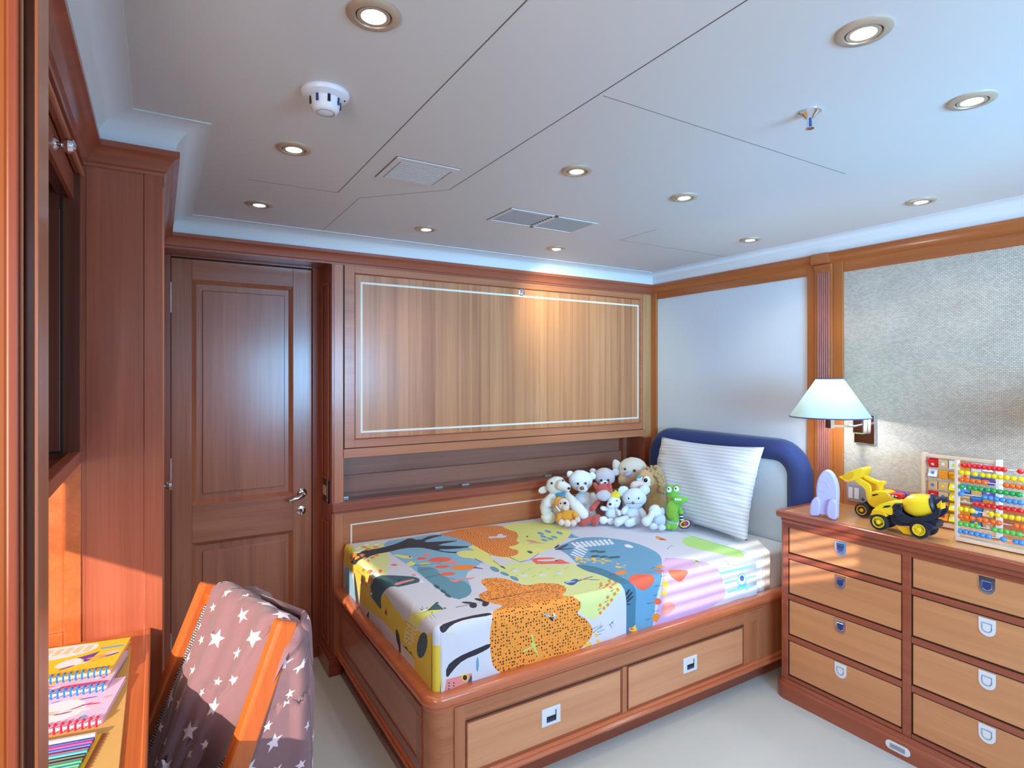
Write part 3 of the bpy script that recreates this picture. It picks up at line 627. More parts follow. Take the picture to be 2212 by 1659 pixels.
for x, y, rx, ry, a, col in ((1000, 1065, 30, 12, 50, 'dark'), (960, 1032, 26, 10, 30, 'sky'), (1030, 1028, 20, 9, 60, 'pale'), (1035, 1055, 20, 9, -50, 'sky'), (985, 1040, 12, 6, 40, 'snow')): QE_(col, (x, y), rx, ry, c5, a)
for a, b_ in (((1270, 925), (1340, 890)), ((1325, 820), (1335, 900)), ((1335, 890), (1365, 960)), ((1320, 880), (1360, 885))): QL('mint', a, b_, 12, cA)
for x, y in ((990, 210), (1100, 225), (920, 226), (1050, 262), (945, 255), (1010, 278), (955, 292)): QE_('blue', (x, y), 34, 11, c5, 15)
Q('pink', [(770, 290), (830, 290), (920, 320), (985, 328), (900, 326), (810, 310)], c5, 1); QL('dark', (805, 335), (865, 312), 4, c5); QE_('dark', (790, 254), 10, 6, c5)
Q('deep', [(780, 398), (820, 396), (850, 412), (820, 425)], c5, 1); Q('blue', [(1180, 275), (1210, 232), (1260, 258), (1300, 268)], c5, 0)
for a, b_ in (((620, 455), (725, 502)), ((720, 502), (820, 478)), ((820, 478), (905, 418)), ((290, 470), (375, 522)), ((465, 490), (530, 540))): QL('navy', a, b_, 7, c5)
Q('deep', [(520, 540), (560, 545), (592, 578), (560, 570)], c5, 1)
for x, y, rx, ry, a in ((480, 580, 50, 22, 25), (575, 625, 46, 14, 20), (668, 668, 46, 16, 22)): QE_('teal', (x, y), rx, ry, c5, a)
Q('coral', [(828, 480), (860, 460), (960, 455), (1062, 457), (1050, 470), (930, 473), (875, 482), (905, 527), (870, 515)], c5, 1); Q('coral', [(868, 484), (950, 493), (1060, 486), (1090, 470), (1130, 476), (1165, 498), (1222, 506), (1130, 517), (1000, 513), (905, 524)], c5, 1); QE_('dark', (1070, 483), 12, 6, c5)
Q('navy', [(1130, 695), (1200, 690), (1240, 665), (1285, 670), (1270, 700), (1230, 728), (1180, 722)], c5, 1); QL('navy', (1265, 690), (1420, 640), 12, c5); QL('orange', (1290, 672), (1400, 672), 8, c5); QL('navy', (1390, 672), (1480, 676), 8, c5)
QL('snow', (1160, 700), (1250, 690), 8, c5)
for x, y in ((1575, 685), (1635, 700), (1612, 728), (1495, 715), (1550, 728), (1530, 757), (1592, 765), (1642, 790), (1610, 830), (1545, 863), (1583, 890), (1547, 935), (1470, 938), (1508, 967), (1470, 1008)): QE_('orange', (x, y), 15, 18, c5, 25)
for x, y in ((1600, 800), (1540, 905), (1470, 975), (1580, 715), (1500, 738)): QL('dark', (x-26, y+8), (x+14, y-14), 6, c5)
for a, b_ in (((1395, 1165), (1450, 1130)), ((1400, 1200), (1485, 1130)), ((1440, 1195), (1515, 1165)), ((1430, 1225), (1480, 1205)), ((1460, 1160), (1500, 1130))): QL('deep', a, b_, 6, c5)
for x, y in ((1432, 1222), (1448, 1280), (1370, 1305), (1340, 1320)): QE_('sunny', (x, y), 18, 18, c5)
for a, b_ in (((1560, 1130), (1608, 1088)), ((1566, 1120), (1590, 1160)), ((1585, 1100), (1606, 1120))): QL('navy', a, b_, 8, c5)
# right part: large blue animal
Q('blue', [(1197, 1184), (1229, 1170), (1254, 1161), (1290, 1160), (1325, 1163), (1360, 1169), (1395, 1181), (1424, 1197), (1431, 1212), (1428, 1240), (1418, 1275), (1412, 1310), (1410, 1345), (1404, 1372), (1380, 1376), (1352, 1384), (1350, 1330), (1350, 1303), (1344, 1272), (1322, 1254), (1299, 1240), (1265, 1233), (1243, 1213), (1215, 1190)], None, 1)
Q('blued', [(1240, 520), (1330, 525), (1450, 545), (1600, 600), (1720, 670), (1790, 740), (1822, 810), (1812, 1000), (1808, 1230), (1730, 1270), (1728, 1050), (1722, 880), (1700, 760), (1600, 675), (1480, 622), (1350, 585)], c5, 1)
for i in range(9):
    x = 1205+i*44; y = 330-i*4; Q('snow', [(x, y-8), (x+20, y-16), (x+92-i*3, y+36), (x+66-i*3, y+46)], c5, 0)
for i in range(5):
    x = 1195+i*14; y = 430-i*20; Q('snow', [(x, y), (x+26, y-5), (x+128, y+44), (x+108, y+49)], c5, 0)
Q('dark', [(1040, 375), (1080, 340), (1105, 336), (1075, 372)], c5, 1); Q('dark', [(1070, 380), (1130, 350), (1195, 326), (1170, 352), (1110, 380)], c5, 1); QL('dark', (1060, 384), (1225, 378), 12, c5)
for i in range(46):
    a = random.random(); x = 1260+a*480; y = 490+a*70+random.uniform(-28, 26)-(.5-abs(a-.5))*60; QE_('sunny', (x, y), 18, 5, c5, 5)
for x, y in ((1430, 405), (1500, 412), (1440, 448), (1520, 455), (1600, 462), (1640, 460)): QE_('deep', (x, y), 44, 10, c5, -3)
Q('snow', [(1715, 345), (1760, 335), (1800, 360), (1810, 370), (1770, 378), (1730, 365)], c5, 1)
QE_('orange', (1688, 608), 56, 17, c5); QE_('orange', (2060, 549), 46, 12, c5)
Q('dark', [(1712, 830), (1750, 780), (1760, 790), (1728, 850)], c5, 1); Q('dark', [(1718, 870), (1780, 805), (1790, 815), (1730, 890)], c5, 1); Q('dark', [(1720, 900), (1800, 840), (1790, 865), (1730, 915)], c5, 1); Q('dark', [(1716, 920), (1780, 930), (1740, 938)], c5, 1)
Q('sunny', [(1748, 1160), (1790, 1150), (1812, 1120), (1822, 1160), (1835, 1195), (1790, 1190), (1765, 1190)], c5, 1); QE_('coral', (1778, 1168), 18, 12, c5)
Q('mint', [(960, 120), (1100, 85), (1250, 60), (1420, 85), (1500, 95), (1750, 150), (1850, 190), (1870, 260), (1760, 215), (1620, 200), (1540, 200), (1640, 260), (1735, 355), (1650, 372), (1500, 335), (1300, 285), (1100, 240), (970, 190)], c7, 1)
Q('lilac', [(724, 365), (860, 362), (1000, 370), (1200, 400), (1330, 470), (1400, 560), (1440, 700), (1470, 860), (1300, 960), (1000, 1110), (700, 1200), (600, 1220), (640, 1000), (680, 800), (712, 600)], c7, 1)
Q('aqua', [(1370, 560), (1820, 460), (1822, 484), (1400, 585)], c7, 0); Q('aqua', [(1440, 680), (1822, 585), (1822, 608), (1450, 700)], c7, 0); Q('aqua', [(1480, 785), (1825, 690), (1825, 714), (1490, 808)], c7, 0)
QE_('aqua', (1652, 650), 52, 86, c7); QE_('snow', (1652, 640), 38, 62, c7); QE_('navy', (1654, 628), 25, 36, c7)
Q('aqua', [(1600, 720), (1652, 740), (1700, 700), (1722, 750), (1715, 790), (1690, 745), (1650, 765), (1625, 790), (1612, 750)], c7, 0)
Q('coral', [(322, 610), (340, 572), (450, 562), (560, 580), (640, 608), (590, 700), (510, 768), (450, 778), (390, 735), (340, 670)], c7, 1)
Q('coral', [(783, 515), (830, 498), (930, 505), (1035, 542), (980, 600), (910, 680), (860, 650), (800, 605)], c7, 1)
Q('pink', [(685, 960), (750, 900), (800, 905), (862, 955), (800, 1030), (740, 1060), (690, 1080)], c7, 1)
QE_('orange', (695, 466), 58, 13, c7); QE_('coral', (684, 520), 60, 17, c7); QE_('sunny', (735, 700), 36, 48, c7); QE_('sunny', (715, 805), 40, 28, c7); QE_('coral', (645, 905), 40, 40, c7); Q('orange', [(580, 1100), (625, 1045), (685, 1070), (640, 1155), (600, 1140)], c7, 0)
for a, b_ in (((535, 548), (625, 528)), ((590, 488), (640, 468)), ((700, 608), (785, 590)), ((610, 724), (695, 712)), ((255, 690), (335, 674)), ((595, 835), (650, 820)), ((525, 937), (605, 918)), ((595, 1025), (670, 1012)), ((508, 1130), (590, 1106)), ((90, 568), (160, 552))): QL('dark', a, b_, 6, c7)
Q('mint', [(1065, 365), (1120, 380), (1190, 490), (1150, 440), (1110, 400)], c7, 0); QL('dark', (1120, 392), (1155, 405), 12, c7); QL('dark', (1480, 412), (1510, 430), 12, c7); QL('dark', (1482, 450), (1505, 468), 8, c7); QL('dark', (780, 260), (820, 210), 6, c7); QL('dark', (820, 210), (860, 212), 5, c7)
Q('orange', [(640, 92), (690, 100), (780, 135), (760, 150), (650, 125)], c7, 0); QL('dark', (690, 130), (750, 132), 14, c7)
QDROP = .22
cov = thing('bedspread', 'bright printed bedspread with orange spotted blobs and animals over the mattress', 'bedspread', (1.5, 2.2, .4))
outline = [(QX, QY), (QX, QY-QDROP), (QE, QY-QDROP), (QE, MY1-.004), (QX-QDROP, MY1-.004), (QX-QDROP, QY)]
eps = .0005
def clip(poly, x0, x1, y0, y1):
    """clip a printed outline to a rectangle of the sheet"""
    def cut(P, f, it):
        out = []
        for i in range(len(P)):
            a, b_ = P[i-1], P[i]; fa, fb = f(a), f(b_)
            if fa != fb: out.append(it(a, b_))
            if fb: out.append(b_)
        return out
    def ix(v): return lambda a, b_: (v, a[1]+(b_[1]-a[1])*(v-a[0])/((b_[0]-a[0]) or 1e-9))
    def iy(v): return lambda a, b_: (a[0]+(b_[0]-a[0])*(v-a[1])/((b_[1]-a[1]) or 1e-9), v)
    for f, it in ((lambda p: p[0] > x0, ix(x0)), (lambda p: p[0] < x1, ix(x1)), (lambda p: p[1] > y0, iy(y0)), (lambda p: p[1] < y1, iy(y1))):
        poly = cut(poly, f, it)
        if len(poly) < 3: return None
    return poly
cl_s = []
QS.insert(0, (smooth_poly([(QX-QDROP-.02, QY-.06), (QX-.055, QY-.06), (QX-.05, QY+.06), (QX-.10, QY+.17), (QX-QDROP-.02, QY+.16)], 1), QC['yellow']))
for p_, m_ in QS:
    for r_ in ((QX-QDROP+eps, QE-eps, QY, MY1-.004-eps), (QX+eps, QE-eps, QY-QDROP+eps, QY)):
        c_ = clip(p_, *r_)
        if c_: cl_s.append((c_, m_))
bm = printed(bmesh.new(), outline, cl_s, .022, qmap)
uvl = bm.loops.layers.uv.verify()
nT = 6; ns = 16; g = []                    # rounded near corner of the spread
for i in range(nT+1):
    th = pi/2*i/nT; row = []
    for j in range(ns+1):
        s = QDROP*j/ns; o, dn = bend(s); row.append(bm.verts.new((QX-o*sin(th), QY-o*cos(th), qz(QX)-dn)))
    g.append(row)
for i in range(nT):
    for j in range(ns):
        f_ = bm.faces.new((g[i][j], g[i][j+1], g[i+1][j+1], g[i+1][j])); f_.material_index = QC['white'] if j < 5 else QC['yellow']
bmesh.ops.remove_doubles(bm, verts=bm.verts, dist=.00005)
bmesh.ops.recalc_face_normals(bm, faces=bm.faces)
obj('printed_cover', bm, qm, cov, smooth=True, angle=180)
# =================================================================== HEADBOARD
hb = thing('headboard', 'navy padded headboard with rounded corners and pale inner pad on the right wall', 'headboard', (XR-.03, 2.2, .5))
def rrect(y0, y1, z0, z1, r, n=8):
    P = [(y0, z0)]
    P += [(y0+r-r*cos(t), z1-r+r*sin(t)) for t in [pi/2*i/n for i in range(n+1)]]
    P += [(y1-r+r*sin(t), z1-r+r*cos(t)) for t in [pi/2*i/n for i in range(n+1)]]
    return P+[(y1, z0)]
bm = bmesh.new(); cols = []
path = rrect(1.655+.055, 2.722-.055, .40, 1.075-.055, .13)
for i, (y, z) in enumerate(path):
    a = Vector(path[max(i-1, 0)]); b_ = Vector(path[min(i+1, len(path)-1)]); t = (b_-a).normalized(); n = Vector((-t.y, t.x)); row = []
    for k in range(13):
        th = pi*k/12; o = -.055*cos(th); x = XR-.014-.072*(sin(th)**.55 if sin(th) > 0 else 0)
        row.append(bm.verts.new((x, y+n.x*o, z+n.y*o)))
    cols.append(row)
for a, b_ in zip(cols, cols[1:]):
    for k in range(12): bm.faces.new((a[k], b_[k], b_[k+1], a[k+1]))
bmesh.ops.recalc_face_normals(bm, faces=bm.faces)
obj('padded_border', bm, M_navy, hb, smooth=True, angle=180)
obj('inner_pad', B((XR-.062, XR-.002, 1.74, 2.64, .40, .985)), M_pad, hb, bev=.012)
bm = bmesh.new(); P = rrect(1.758, 2.618, .42, .972, .075); tube(bm, [(XR-.066, y, z) for y, z in P], .0035, 8); obj('piping', bm, M_navy, hb, smooth=True)
# =================================================================== PILLOW
def pillow():
    bm = bmesh.new(); n = 36; W_, H_, T_ = .72, .47, .075; sides = []
    for sg in (1, -1):
        g = []
        for i in range(n+1):
            row = []
            for j in range(n+1):
                u_, v_ = 2*i/n-1, 2*j/n-1
                th = max(0, (1-abs(u_)**3.2)*(1-abs(v_)**3.2))**.55*T_
                x = u_*W_/2*(1-.055*(1-v_*v_)); z = v_*H_/2*(1-.07*(1-u_*u_))
                wr_ = .010*sin(v_*26+u_*3)*math.exp(-((abs(u_)-.86)/.13)**2)*(1-abs(v_)**4) + .004*sin(u_*7+v_*5)
                row.append(bm.verts.new((x, -sg*(th+wr_*(th/T_)) - .015*v_*0, z)))
            g.append(row)
        sides.append(g)
        for i in range(n):
            for j in range(n): bm.faces.new((g[i][j], g[i+1][j], g[i+1][j+1], g[i][j+1]) if sg > 0 else (g[i][j], g[i][j+1], g[i+1][j+1], g[i+1][j]))
    bmesh.ops.remove_doubles(bm, verts=bm.verts, dist=.0006); bmesh.ops.recalc_face_normals(bm, faces=bm.faces); return bm
pw = obj('pillow', pillow(), M_pillow, None, smooth=True, angle=180, world=False)
tag(pw, 'large white satin-striped pillow leaning on the pale headboard pad', 'pillow')
pw.location = (2.535, 2.19, .806); pw.rotation_euler = (R(-17), R(3.5), R(-90))
pw.rotation_euler = (Matrix.Rotation(R(-90-2), 3, 'Z') @ Matrix.Rotation(R(-1.2), 3, 'Y') @ Matrix.Rotation(R(-17), 3, 'X')).to_euler()
# =================================================================== DRESSER
ds = thing('dresser', 'wooden chest of drawers with recessed ring pulls beside the bed', 'dresser', (2.53, 1.05, 0))
DX, DY0, DY1 = 2.335, .50, 1.575
obj('carcass', B((DX+.012, XR-.016, DY0, DY1-.002, .06, .776)), wY, ds)
def ds_sweep(prof, r=.05, front=True):
    bm = bmesh.new(); P = [(XR-.016, DY1), (DX+r, DY1)]+[(DX+r-r*sin(t), DY1-r+r*cos(t)) for t in [pi/2*i/8 for i in range(1, 9)]]+[(DX, DY0 if front else DY1-r-.003)]
    cols = []
    for i, (x, y) in enumerate(P):
        a = Vector(P[max(i-1, 0)]); b_ = Vector(P[min(i+1, len(P)-1)]); t = (b_-a).normalized(); n = Vector((t.y, -t.x))
        cols.append([bm.verts.new((x+n.x*o, y+n.y*o, z)) for o, z in prof])
    for a, b_ in zip(cols, cols[1:]):
        for k in range(len(prof)-1): bm.faces.new((a[k], b_[k], b_[k+1], a[k+1]))
    bmesh.ops.recalc_face_normals(bm, faces=bm.faces); return bm
obj('corner_stile', ds_sweep([(0, .08), (0, .76)], .035, False), wV, ds, smooth=True)
obj('top_moulding', ds_sweep([(0, .745), (0, .757), (.007, .760), (.009, .768), (.006, .775), (.016, .779), (.018, .784)], .035), rY, ds, smooth=True, angle=30)
obj('top', B((DX-.008, XR-.016, DY0, DY1+.008, .782, .8022)), wTop, ds)
obj('top_edge', ds_sweep([(.018, .782), (.020, .787), (.020, .803), (.016, .806), (-.004, .8062), (-.008, .8005)], .012), rY, ds, smooth=True, angle=50)
obj('plinth', ds_sweep([(.024, 0), (.024, .050), (.022, .058), (.014, .064), (.012, .072), (.004, .078), (0, .080)], .04), rY, ds, smooth=True, angle=35)
obj('front_frame', B((DX-.001, DX+.012, 1.053, 1.082, .08, .76), (DX-.001, DX+.012, 1.537, 1.56, .08, .76), *[(DX, DX+.012, a, b_, z, z+h) for a, b_ in ((.601, 1.0525), (1.0825, 1.5365)) for z, h in ((.603, .022), (.427, .022), (.250, .022), (.0805, .0145))], (DX-.0012, DX+.012, DY0, 1.536, .7385, .7452), (DX-.001, DX+.012, DY0, .60, .08, .76)), rY, ds, bev=.0025)
def dshape(w, h, n=8):      # flat top, rounded bottom
    return [(-w/2, 0), (w/2, 0)]+[(w/2*cos(t), -(h-w/2)-w/2*sin(t)) for t in [pi*i/n for i in range(n+1)]]
MXD = Matrix(((0, 0, -1, 0), (-1, 0, 0, 0), (0, 1, 0, 0), (0, 0, 0, 1)))
for ci, (y0, y1) in enumerate(((1.082, 1.537), (.60, 1.053))):
    for ri, (z0, z1) in enumerate(((.627, .741), (.451, .603), (.274, .427), (.097, .250))):
        dr = obj('drawer', B((DX+.004, DX+.02, y0+.005, y1-.005, z0+.004, z1-.004)), drawY, ds, bev=.002)
        obj('drawer_gap', frame(bmesh.new(), 'X', y0, y1, z0, z1, .004, DX+.006, DX+.012), M_gap, dr)
        ym = (y0+y1)/2; M = Matrix.Translation((DX+.004, ym, z1-.008)) @ MXD
        mat = M_chrome if ri < (3 if ci == 0 else 1) else M_plate
        hp = obj('ring_pull', prism(bmesh.new(), dshape(.047, .058), M, .003), mat, dr, bev=.001)
        bm = bmesh.new(); P = [M @ Vector((x*.56, -.015+y*.5, .0035)) for x, y in dshape(.047, .058)]; tube(bm, P, .0016, 8, closed=True)
        obj('ring', bm, mat if mat == M_chrome else M_dim, hp, smooth=True)
        if mat == M_chrome: obj('pull_well', prism(bmesh.new(), [(x*.66, -.010+y*.66) for x, y in dshape(.047, .058)], Matrix.Translation((-.003, 0, 0)) @ M, .0006), M_navy, hp)
bm = bmesh.new(); t_ = [(-pi/2+pi*i/8) for i in range(9)]
prism(bm, [(cos(t)*.016+.026, sin(t)*.016) for t in t_]+[(-.026-cos(t)*.016, -sin(t)*.016) for t in t_], Matrix.Translation((DX-.024, 1.085, .035)) @ MXD, .003)
pl = obj('plinth_catch', bm, M_plate, ds, bev=.001); obj('catch_slot', B((DX-.0285, DX-.027, 1.06, 1.11, .027, .043)), M_dim, pl)
# =================================================================== SCONCE
M_shade, _t, _b = nm('lamp_shade_cloth')
_t.nodes.remove(_b); tr = _t.nodes.new('ShaderNodeBsdfTranslucent'); df = _t.nodes.new('ShaderNodeBsdfDiffuse'); mxs = _t.nodes.new('ShaderNodeMixShader')
tr.inputs[0].default_value = (.13, .20, .195, 1); df.inputs[0].default_value = (.66, .80, .78, 1); mxs.inputs[0].default_value = .35
_t.links.new(df.outputs[0], mxs.inputs[1]); _t.links.new(tr.outputs[0], mxs.inputs[2]); _t.links.new(mxs.outputs[0], _t.nodes['Material Output'].inputs[0])
def sconce(y0, label, e):
    LXc, LYc = 2.515, y0; s = thing('wall_lamp', label, 'lamp', (XR, y0-.03, 1.17))
    bm = bmesh.new(); r0, r1, z0, z1 = .160, .053, 1.216, 1.384
    lathe(bm, [(r0-(r0-r1)*k/6, z0+(z1-z0)*k/6) for k in range(7)], Matrix.Translation((LXc, LYc, 0)), 48, cap=False)
    obj('shade', bm, M_shade, s, smooth=True, angle=180)
    bm = bmesh.new()
    for r, z in ((r0, z0), (r1, z1)): tube(bm, [(LXc+r*cos(2*pi*i/48), LYc+r*sin(2*pi*i/48), z) for i in range(48)], .0026, 6, closed=True)
    obj('shade_trim', bm, M_navy, s, smooth=True)
    bm = bmesh.new(); 
    for a in (0, 2.09, 4.19): rod(bm, (LXc, LYc, z1-.012), (LXc+r1*cos(a), LYc+r1*sin(a), z1-.003), .0012, 6)
    rod(bm, (LXc, LYc, 1.20), (LXc, LYc, z1-.01), .003, 8); obj('shade_carrier', bm, M_chrome, s)
    obj('socket', B((LXc-.014, LXc+.014, LYc-.014, LYc+.014, 1.165, 1.225)), M_chrome, s, bev=.003)
    bm = bmesh.new(); rod(bm, (LXc, LYc, 1.175), (XR-.04, y0-.02, 1.168), .005); obj('swing_arm', bm, M_chrome, s, smooth=True)
    obj('arm_joint', B((XR-.055, XR-.02, y0-.055, y0-.005, 1.135, 1.215)), M_chrome, s, bev=.006)
    obj('wall_plate', B((XR-.022, XR-.006, y0-.085, y0+.005, 1.09, 1.222)), M_chrome, s, bev=.003)
    bm = ball(bmesh.new(), (LXc, LYc, 1.285), (.02, .02, .03)); obj('bulb', bm, emit('warm_bulb', (1, .93, .8, 1), 5), s, smooth=True)
    for z in (1.245, 1.33): light('lamp_light', 'POINT', (LXc, LYc, z), e/2, (.95, .97, 1), shadow_soft_size=.012)
    return s
sconce(1.456, 'swing-arm wall lamp with pale conical shade trimmed in navy', 5.5)
sconce(.56, 'second swing-arm wall lamp, farther right above the abacuses', 5.5)

# =================================================================== LEFT SIDE: desk, open cabinet, jamb
cb_ = thing('wall_cabinet', 'open recessed wall cabinet of dark reddish wood above the desk', 'cabinet', (-.25, 1.45, 1.18))
obj('bottom_rail', B((-.190, -.163, 1.10, YC-.001, 1.183, 1.212)), rY, cb_, bev=.004)
obj('header', B((-.178, -.163, 1.10, YC-.001, 1.893, 1.935)), rY, cb_, bev=.004)
obj('header_bead', B((-.166, -.156, 1.10, YC-.001, 1.888, 1.896)), wY, cb_, bev=.003)
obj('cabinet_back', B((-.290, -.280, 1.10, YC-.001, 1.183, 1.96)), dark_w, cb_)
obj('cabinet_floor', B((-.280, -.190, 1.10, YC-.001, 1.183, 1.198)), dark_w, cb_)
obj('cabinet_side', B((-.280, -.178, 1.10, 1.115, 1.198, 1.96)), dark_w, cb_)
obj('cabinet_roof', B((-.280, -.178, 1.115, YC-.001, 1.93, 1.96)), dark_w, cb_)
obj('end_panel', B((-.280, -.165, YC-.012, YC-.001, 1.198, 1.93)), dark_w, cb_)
obj('inset_door', B((-.280, -.203, YC-.016, YC-.012, 1.216, 1.80)), dark_w, cb_, bev=.001)
obj('gap_line', B((-.203, -.198, YC-.0135, YC-.012, 1.21, 1.83), (-.280, -.203, YC-.0135, YC-.012, 1.210, 1.216)), M_gap, cb_)
fl = obj('flap_board', B((-.186, -.176, 1.12, YC-.017, 1.827, 1.889)), rY, cb_, bev=.001)
obj('flap_underside', B((-.21, -.186, 1.12, YC-.017, 1.835, 1.887)), dark_w, fl)
bm = bmesh.new(); lathe(bm, [(.014, 0), (.013, .002), (.005, .007), (.005, .010), (.011, .014), (.0155, .022), (.0135, .030), (.004, .035)], axis((-.176, 1.45, 1.857), (0, 1.45, 1.857)), 24)
obj('round_knob', bm, M_chrome, fl, smooth=True)
struct('trim_13', B((-.198, XL+.002, YC-.004, YC+.04, 0, 1.183), (XLL, -.198, YC+.006, YC+.04, 0, 1.183), (XLL, -.198, YC-.003, YC+.04, 0, .774)), deskY, bev=.002)
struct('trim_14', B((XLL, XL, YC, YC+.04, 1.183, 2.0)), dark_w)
struct('trim_15', B((-.285, XL, 1.07, 1.10, 1.183, ZC)), rV)
struct('trim_16', B((XL-.03, XL, -.2, 1.10, 1.86, ZC)), rY)
# foreground jamb
jb = thing('door_jamb', 'tall moulded wooden door jamb at the left edge, nearest the camera', 'jamb', (-.09, .5, 0))
obj('casing', B((-.12, -.0825, .485, .53, 0, 1.98)), honey, jb, bev=.002)
obj('flat_band', B((-.0825, -.0766, .48, .53, 0, 1.98)), rV, jb, bev=.0012)
bm = bmesh.new(); rod(bm, (-.0757, .485, 0), (-.0757, .485, 1.98), .0011, 10); obj('quirk_bead', bm, wV, jb, smooth=True)
obj('hollow', B((-.0747, -.0698, .492, .53, 0, 1.98)), dark_w, jb)  # darker wood puts the concave moulding's shade into its colour
obj('stop_bead', B((-.0698, -.0675, .488, .53, 0, 1.98)), wV, jb, bev=.0012)  # lighter wood puts the lit edge into the colour
dk = thing('desk', 'orange-brown wooden desk with squared edge built into the niche', 'desk', (-.45, 1.3, 0))
obj('desk_top', B((XLL+.002, -.019, .80, YC-.006, .716, .746)), deskY, dk, bev=.004)
obj('edge_lip', B((-.027, -.017, .80, YC-.006, .690, .748)), deskY, dk, bev=.003)
obj('apron', B((-.06, -.045, .82, YC-.01, .62, .716)), rY, dk)
obj('desk_side', B((-.85, -.06, .81, .83, .002, .716), (-.85, -.06, YC-.03, YC-.01, .002, .716)), rX, dk)
mp_ = obj('desk_mat', B((-.50, -.056, .86, 1.668, .7462, .7500)), plain('tan_card', srgb(206, 160, 92), .6, var=.05), None, bev=.001)
tag(mp_, 'flat tan desk mat under the notebooks and pencils', 'mat')
# notebooks -----------------------------------------------------------
EX, EY = Vector((.983, -.184, 0)), Vector((.184, .983, 0))
def notebook(label, corner, z0, th, cover, wire, deco, depth=.165, tabs=True):
    W_ = .235; o = thing('spiral_notebook', label, 'notebook', (corner[0], corner[1], z0), math.atan2(-.184, .983), 'spiral notebooks on the desk')
    obj('pages', B((-W_+.003, -.003, .009, depth-.003, .0006, th-.0016)), M_inlay, o, world=False)
    cols = [cover]+[m for m, _ in deco]; bm = bmesh.new()
    printed(bm, [(-W_, .004), (0, .004), (0, depth), (-W_, depth)], [(p, i+1) for i, (m, p) in enumerate(deco)], .03, lambda u, v: (u, v, th))
    obj('cover', bm, cols, o, world=False, solid=.0012)
    obj('back_cover', B((-W_, 0, .004, depth, 0, .0008)), cover, o, world=False)
    k = 0; x = -.008
    while x > -W_+.004:
        bm = bmesh.new(); r = .0095; pts = [(x+.0012*i/6, .004+r*cos(a)*.85, th*.5+.0015+r*sin(a)) for i, a in enumerate([2*pi*j/12 for j in range(12)])]
        tube(bm, pts, .0020, 6, closed=True); obj('binding_ring', bm, wire, o, world=False, smooth=True); x -= .0108; k += 1
    return o
def P_(n, *c, **k): return plain(n, srgb(*c), k.get('r', .4))
p_y, p_p, p_w, p_b, p_r, p_l, p_v, p_o, p_g = P_('paper_yellow', 250, 190, 40), P_('paper_pink', 238, 170, 214), P_('paper_white', 236, 226, 232), P_('print_sky', 96, 160, 206), P_('print_magenta', 226, 60, 100), P_('print_peach', 246, 196, 160), P_('print_violet', 92, 60, 160), P_('print_orange', 246, 158, 90), P_('print_green', 60, 150, 96)
wb, wrd = plain('blue_plastic_wire', srgb(36, 120, 200), .35), plain('red_plastic_wire', srgb(226, 30, 70), .35)
def rr(a, b_, c, d, sk=0): return [(a, c), (b_, c), (b_+sk, d), (a+sk, d)]
rnd = random.Random(3)
def conf(mats, n, y0, y1): 
    out = []
    for i in range(n):
        x = -rnd.uniform(.01, .22); y = rnd.uniform(y0, y1); out.append((mats[i % len(mats)], ell(x, y, rnd.uniform(.006, .022), rnd.uniform(.0015, .005), rnd.uniform(-10, 35), 10)))
    return out
decoA = [(p_w, smooth_poly([(-.235, .10), (-.20, .09), (-.12, .095), (-.07, .11), (-.055, .14), (-.07, .162), (-.2, .163), (-.234, .15)], 1))]+[(p_l, rr(-.085-.019*i, -.072-.019*i, .118, .15, .004)) for i in range(6)]+[(p_b, rr(-.05, -.004, .118, .128, 0)), (p_v, smooth_poly([(-.09, .085), (-.06, .10), (-.045, .11), (-.05, .096), (-.055, .065), (-.065, .06), (-.07, .08)], 1)), (p_l, ell(-.02, .09, .016, .012)), (p_w, smooth_poly([(-.12, .05), (-.08, .045), (-.065, .06), (-.08, .09), (-.11, .08)], 1)), (p_g, ell(-.20, .055, .02, .004, -5)), (p_p, ell(-.215, .085, .018, .012))]+conf([p_w, p_v, p_l, p_o], 14, .02, .09)
notebook('topmost notebook with yellow printed cover and blue spiral binding', (-.087, 1.494), .7655, .009, p_y, wb, decoA)
decoB = [(p_p, smooth_poly([(-.23, .02), (-.1, .022), (-.09, .05), (-.23, .06)], 1)), (p_r, smooth_poly([(-.12, .022), (-.004, .02), (-.004, .03), (-.09, .032)], 1)), (p_y, rr(-.2, -.1, .045, .055))]+conf([p_w, p_r, p_y], 10, .02, .06)
notebook('middle notebook with mauve cover strip and blue spiral binding, below the yellow one', (-.090, 1.441), .7578, .0075, P_('mauve_cover', 214, 178, 206), wb, decoB)
decoC = [(p_w, smooth_poly([(-.13, .02), (-.05, .03), (-.04, .08), (-.08, .11), (-.13, .09), (-.15, .05)], 1)), (p_o, ell(-.19, .085, .022, .008, 10)), (p_g, rr(-.235, -.15, .035, .04)), (p_b, rr(-.2, -.14, .042, .047))]+conf([p_o, p_b, p_l, p_v, p_r, p_w], 30, .015, .12)
notebook('lowest notebook with pink cover and red spiral binding, nearest the pencils', (-.091, 1.318), .7500, .0075, P_('pink_cover', 240, 190, 222), wrd, decoC, .17)
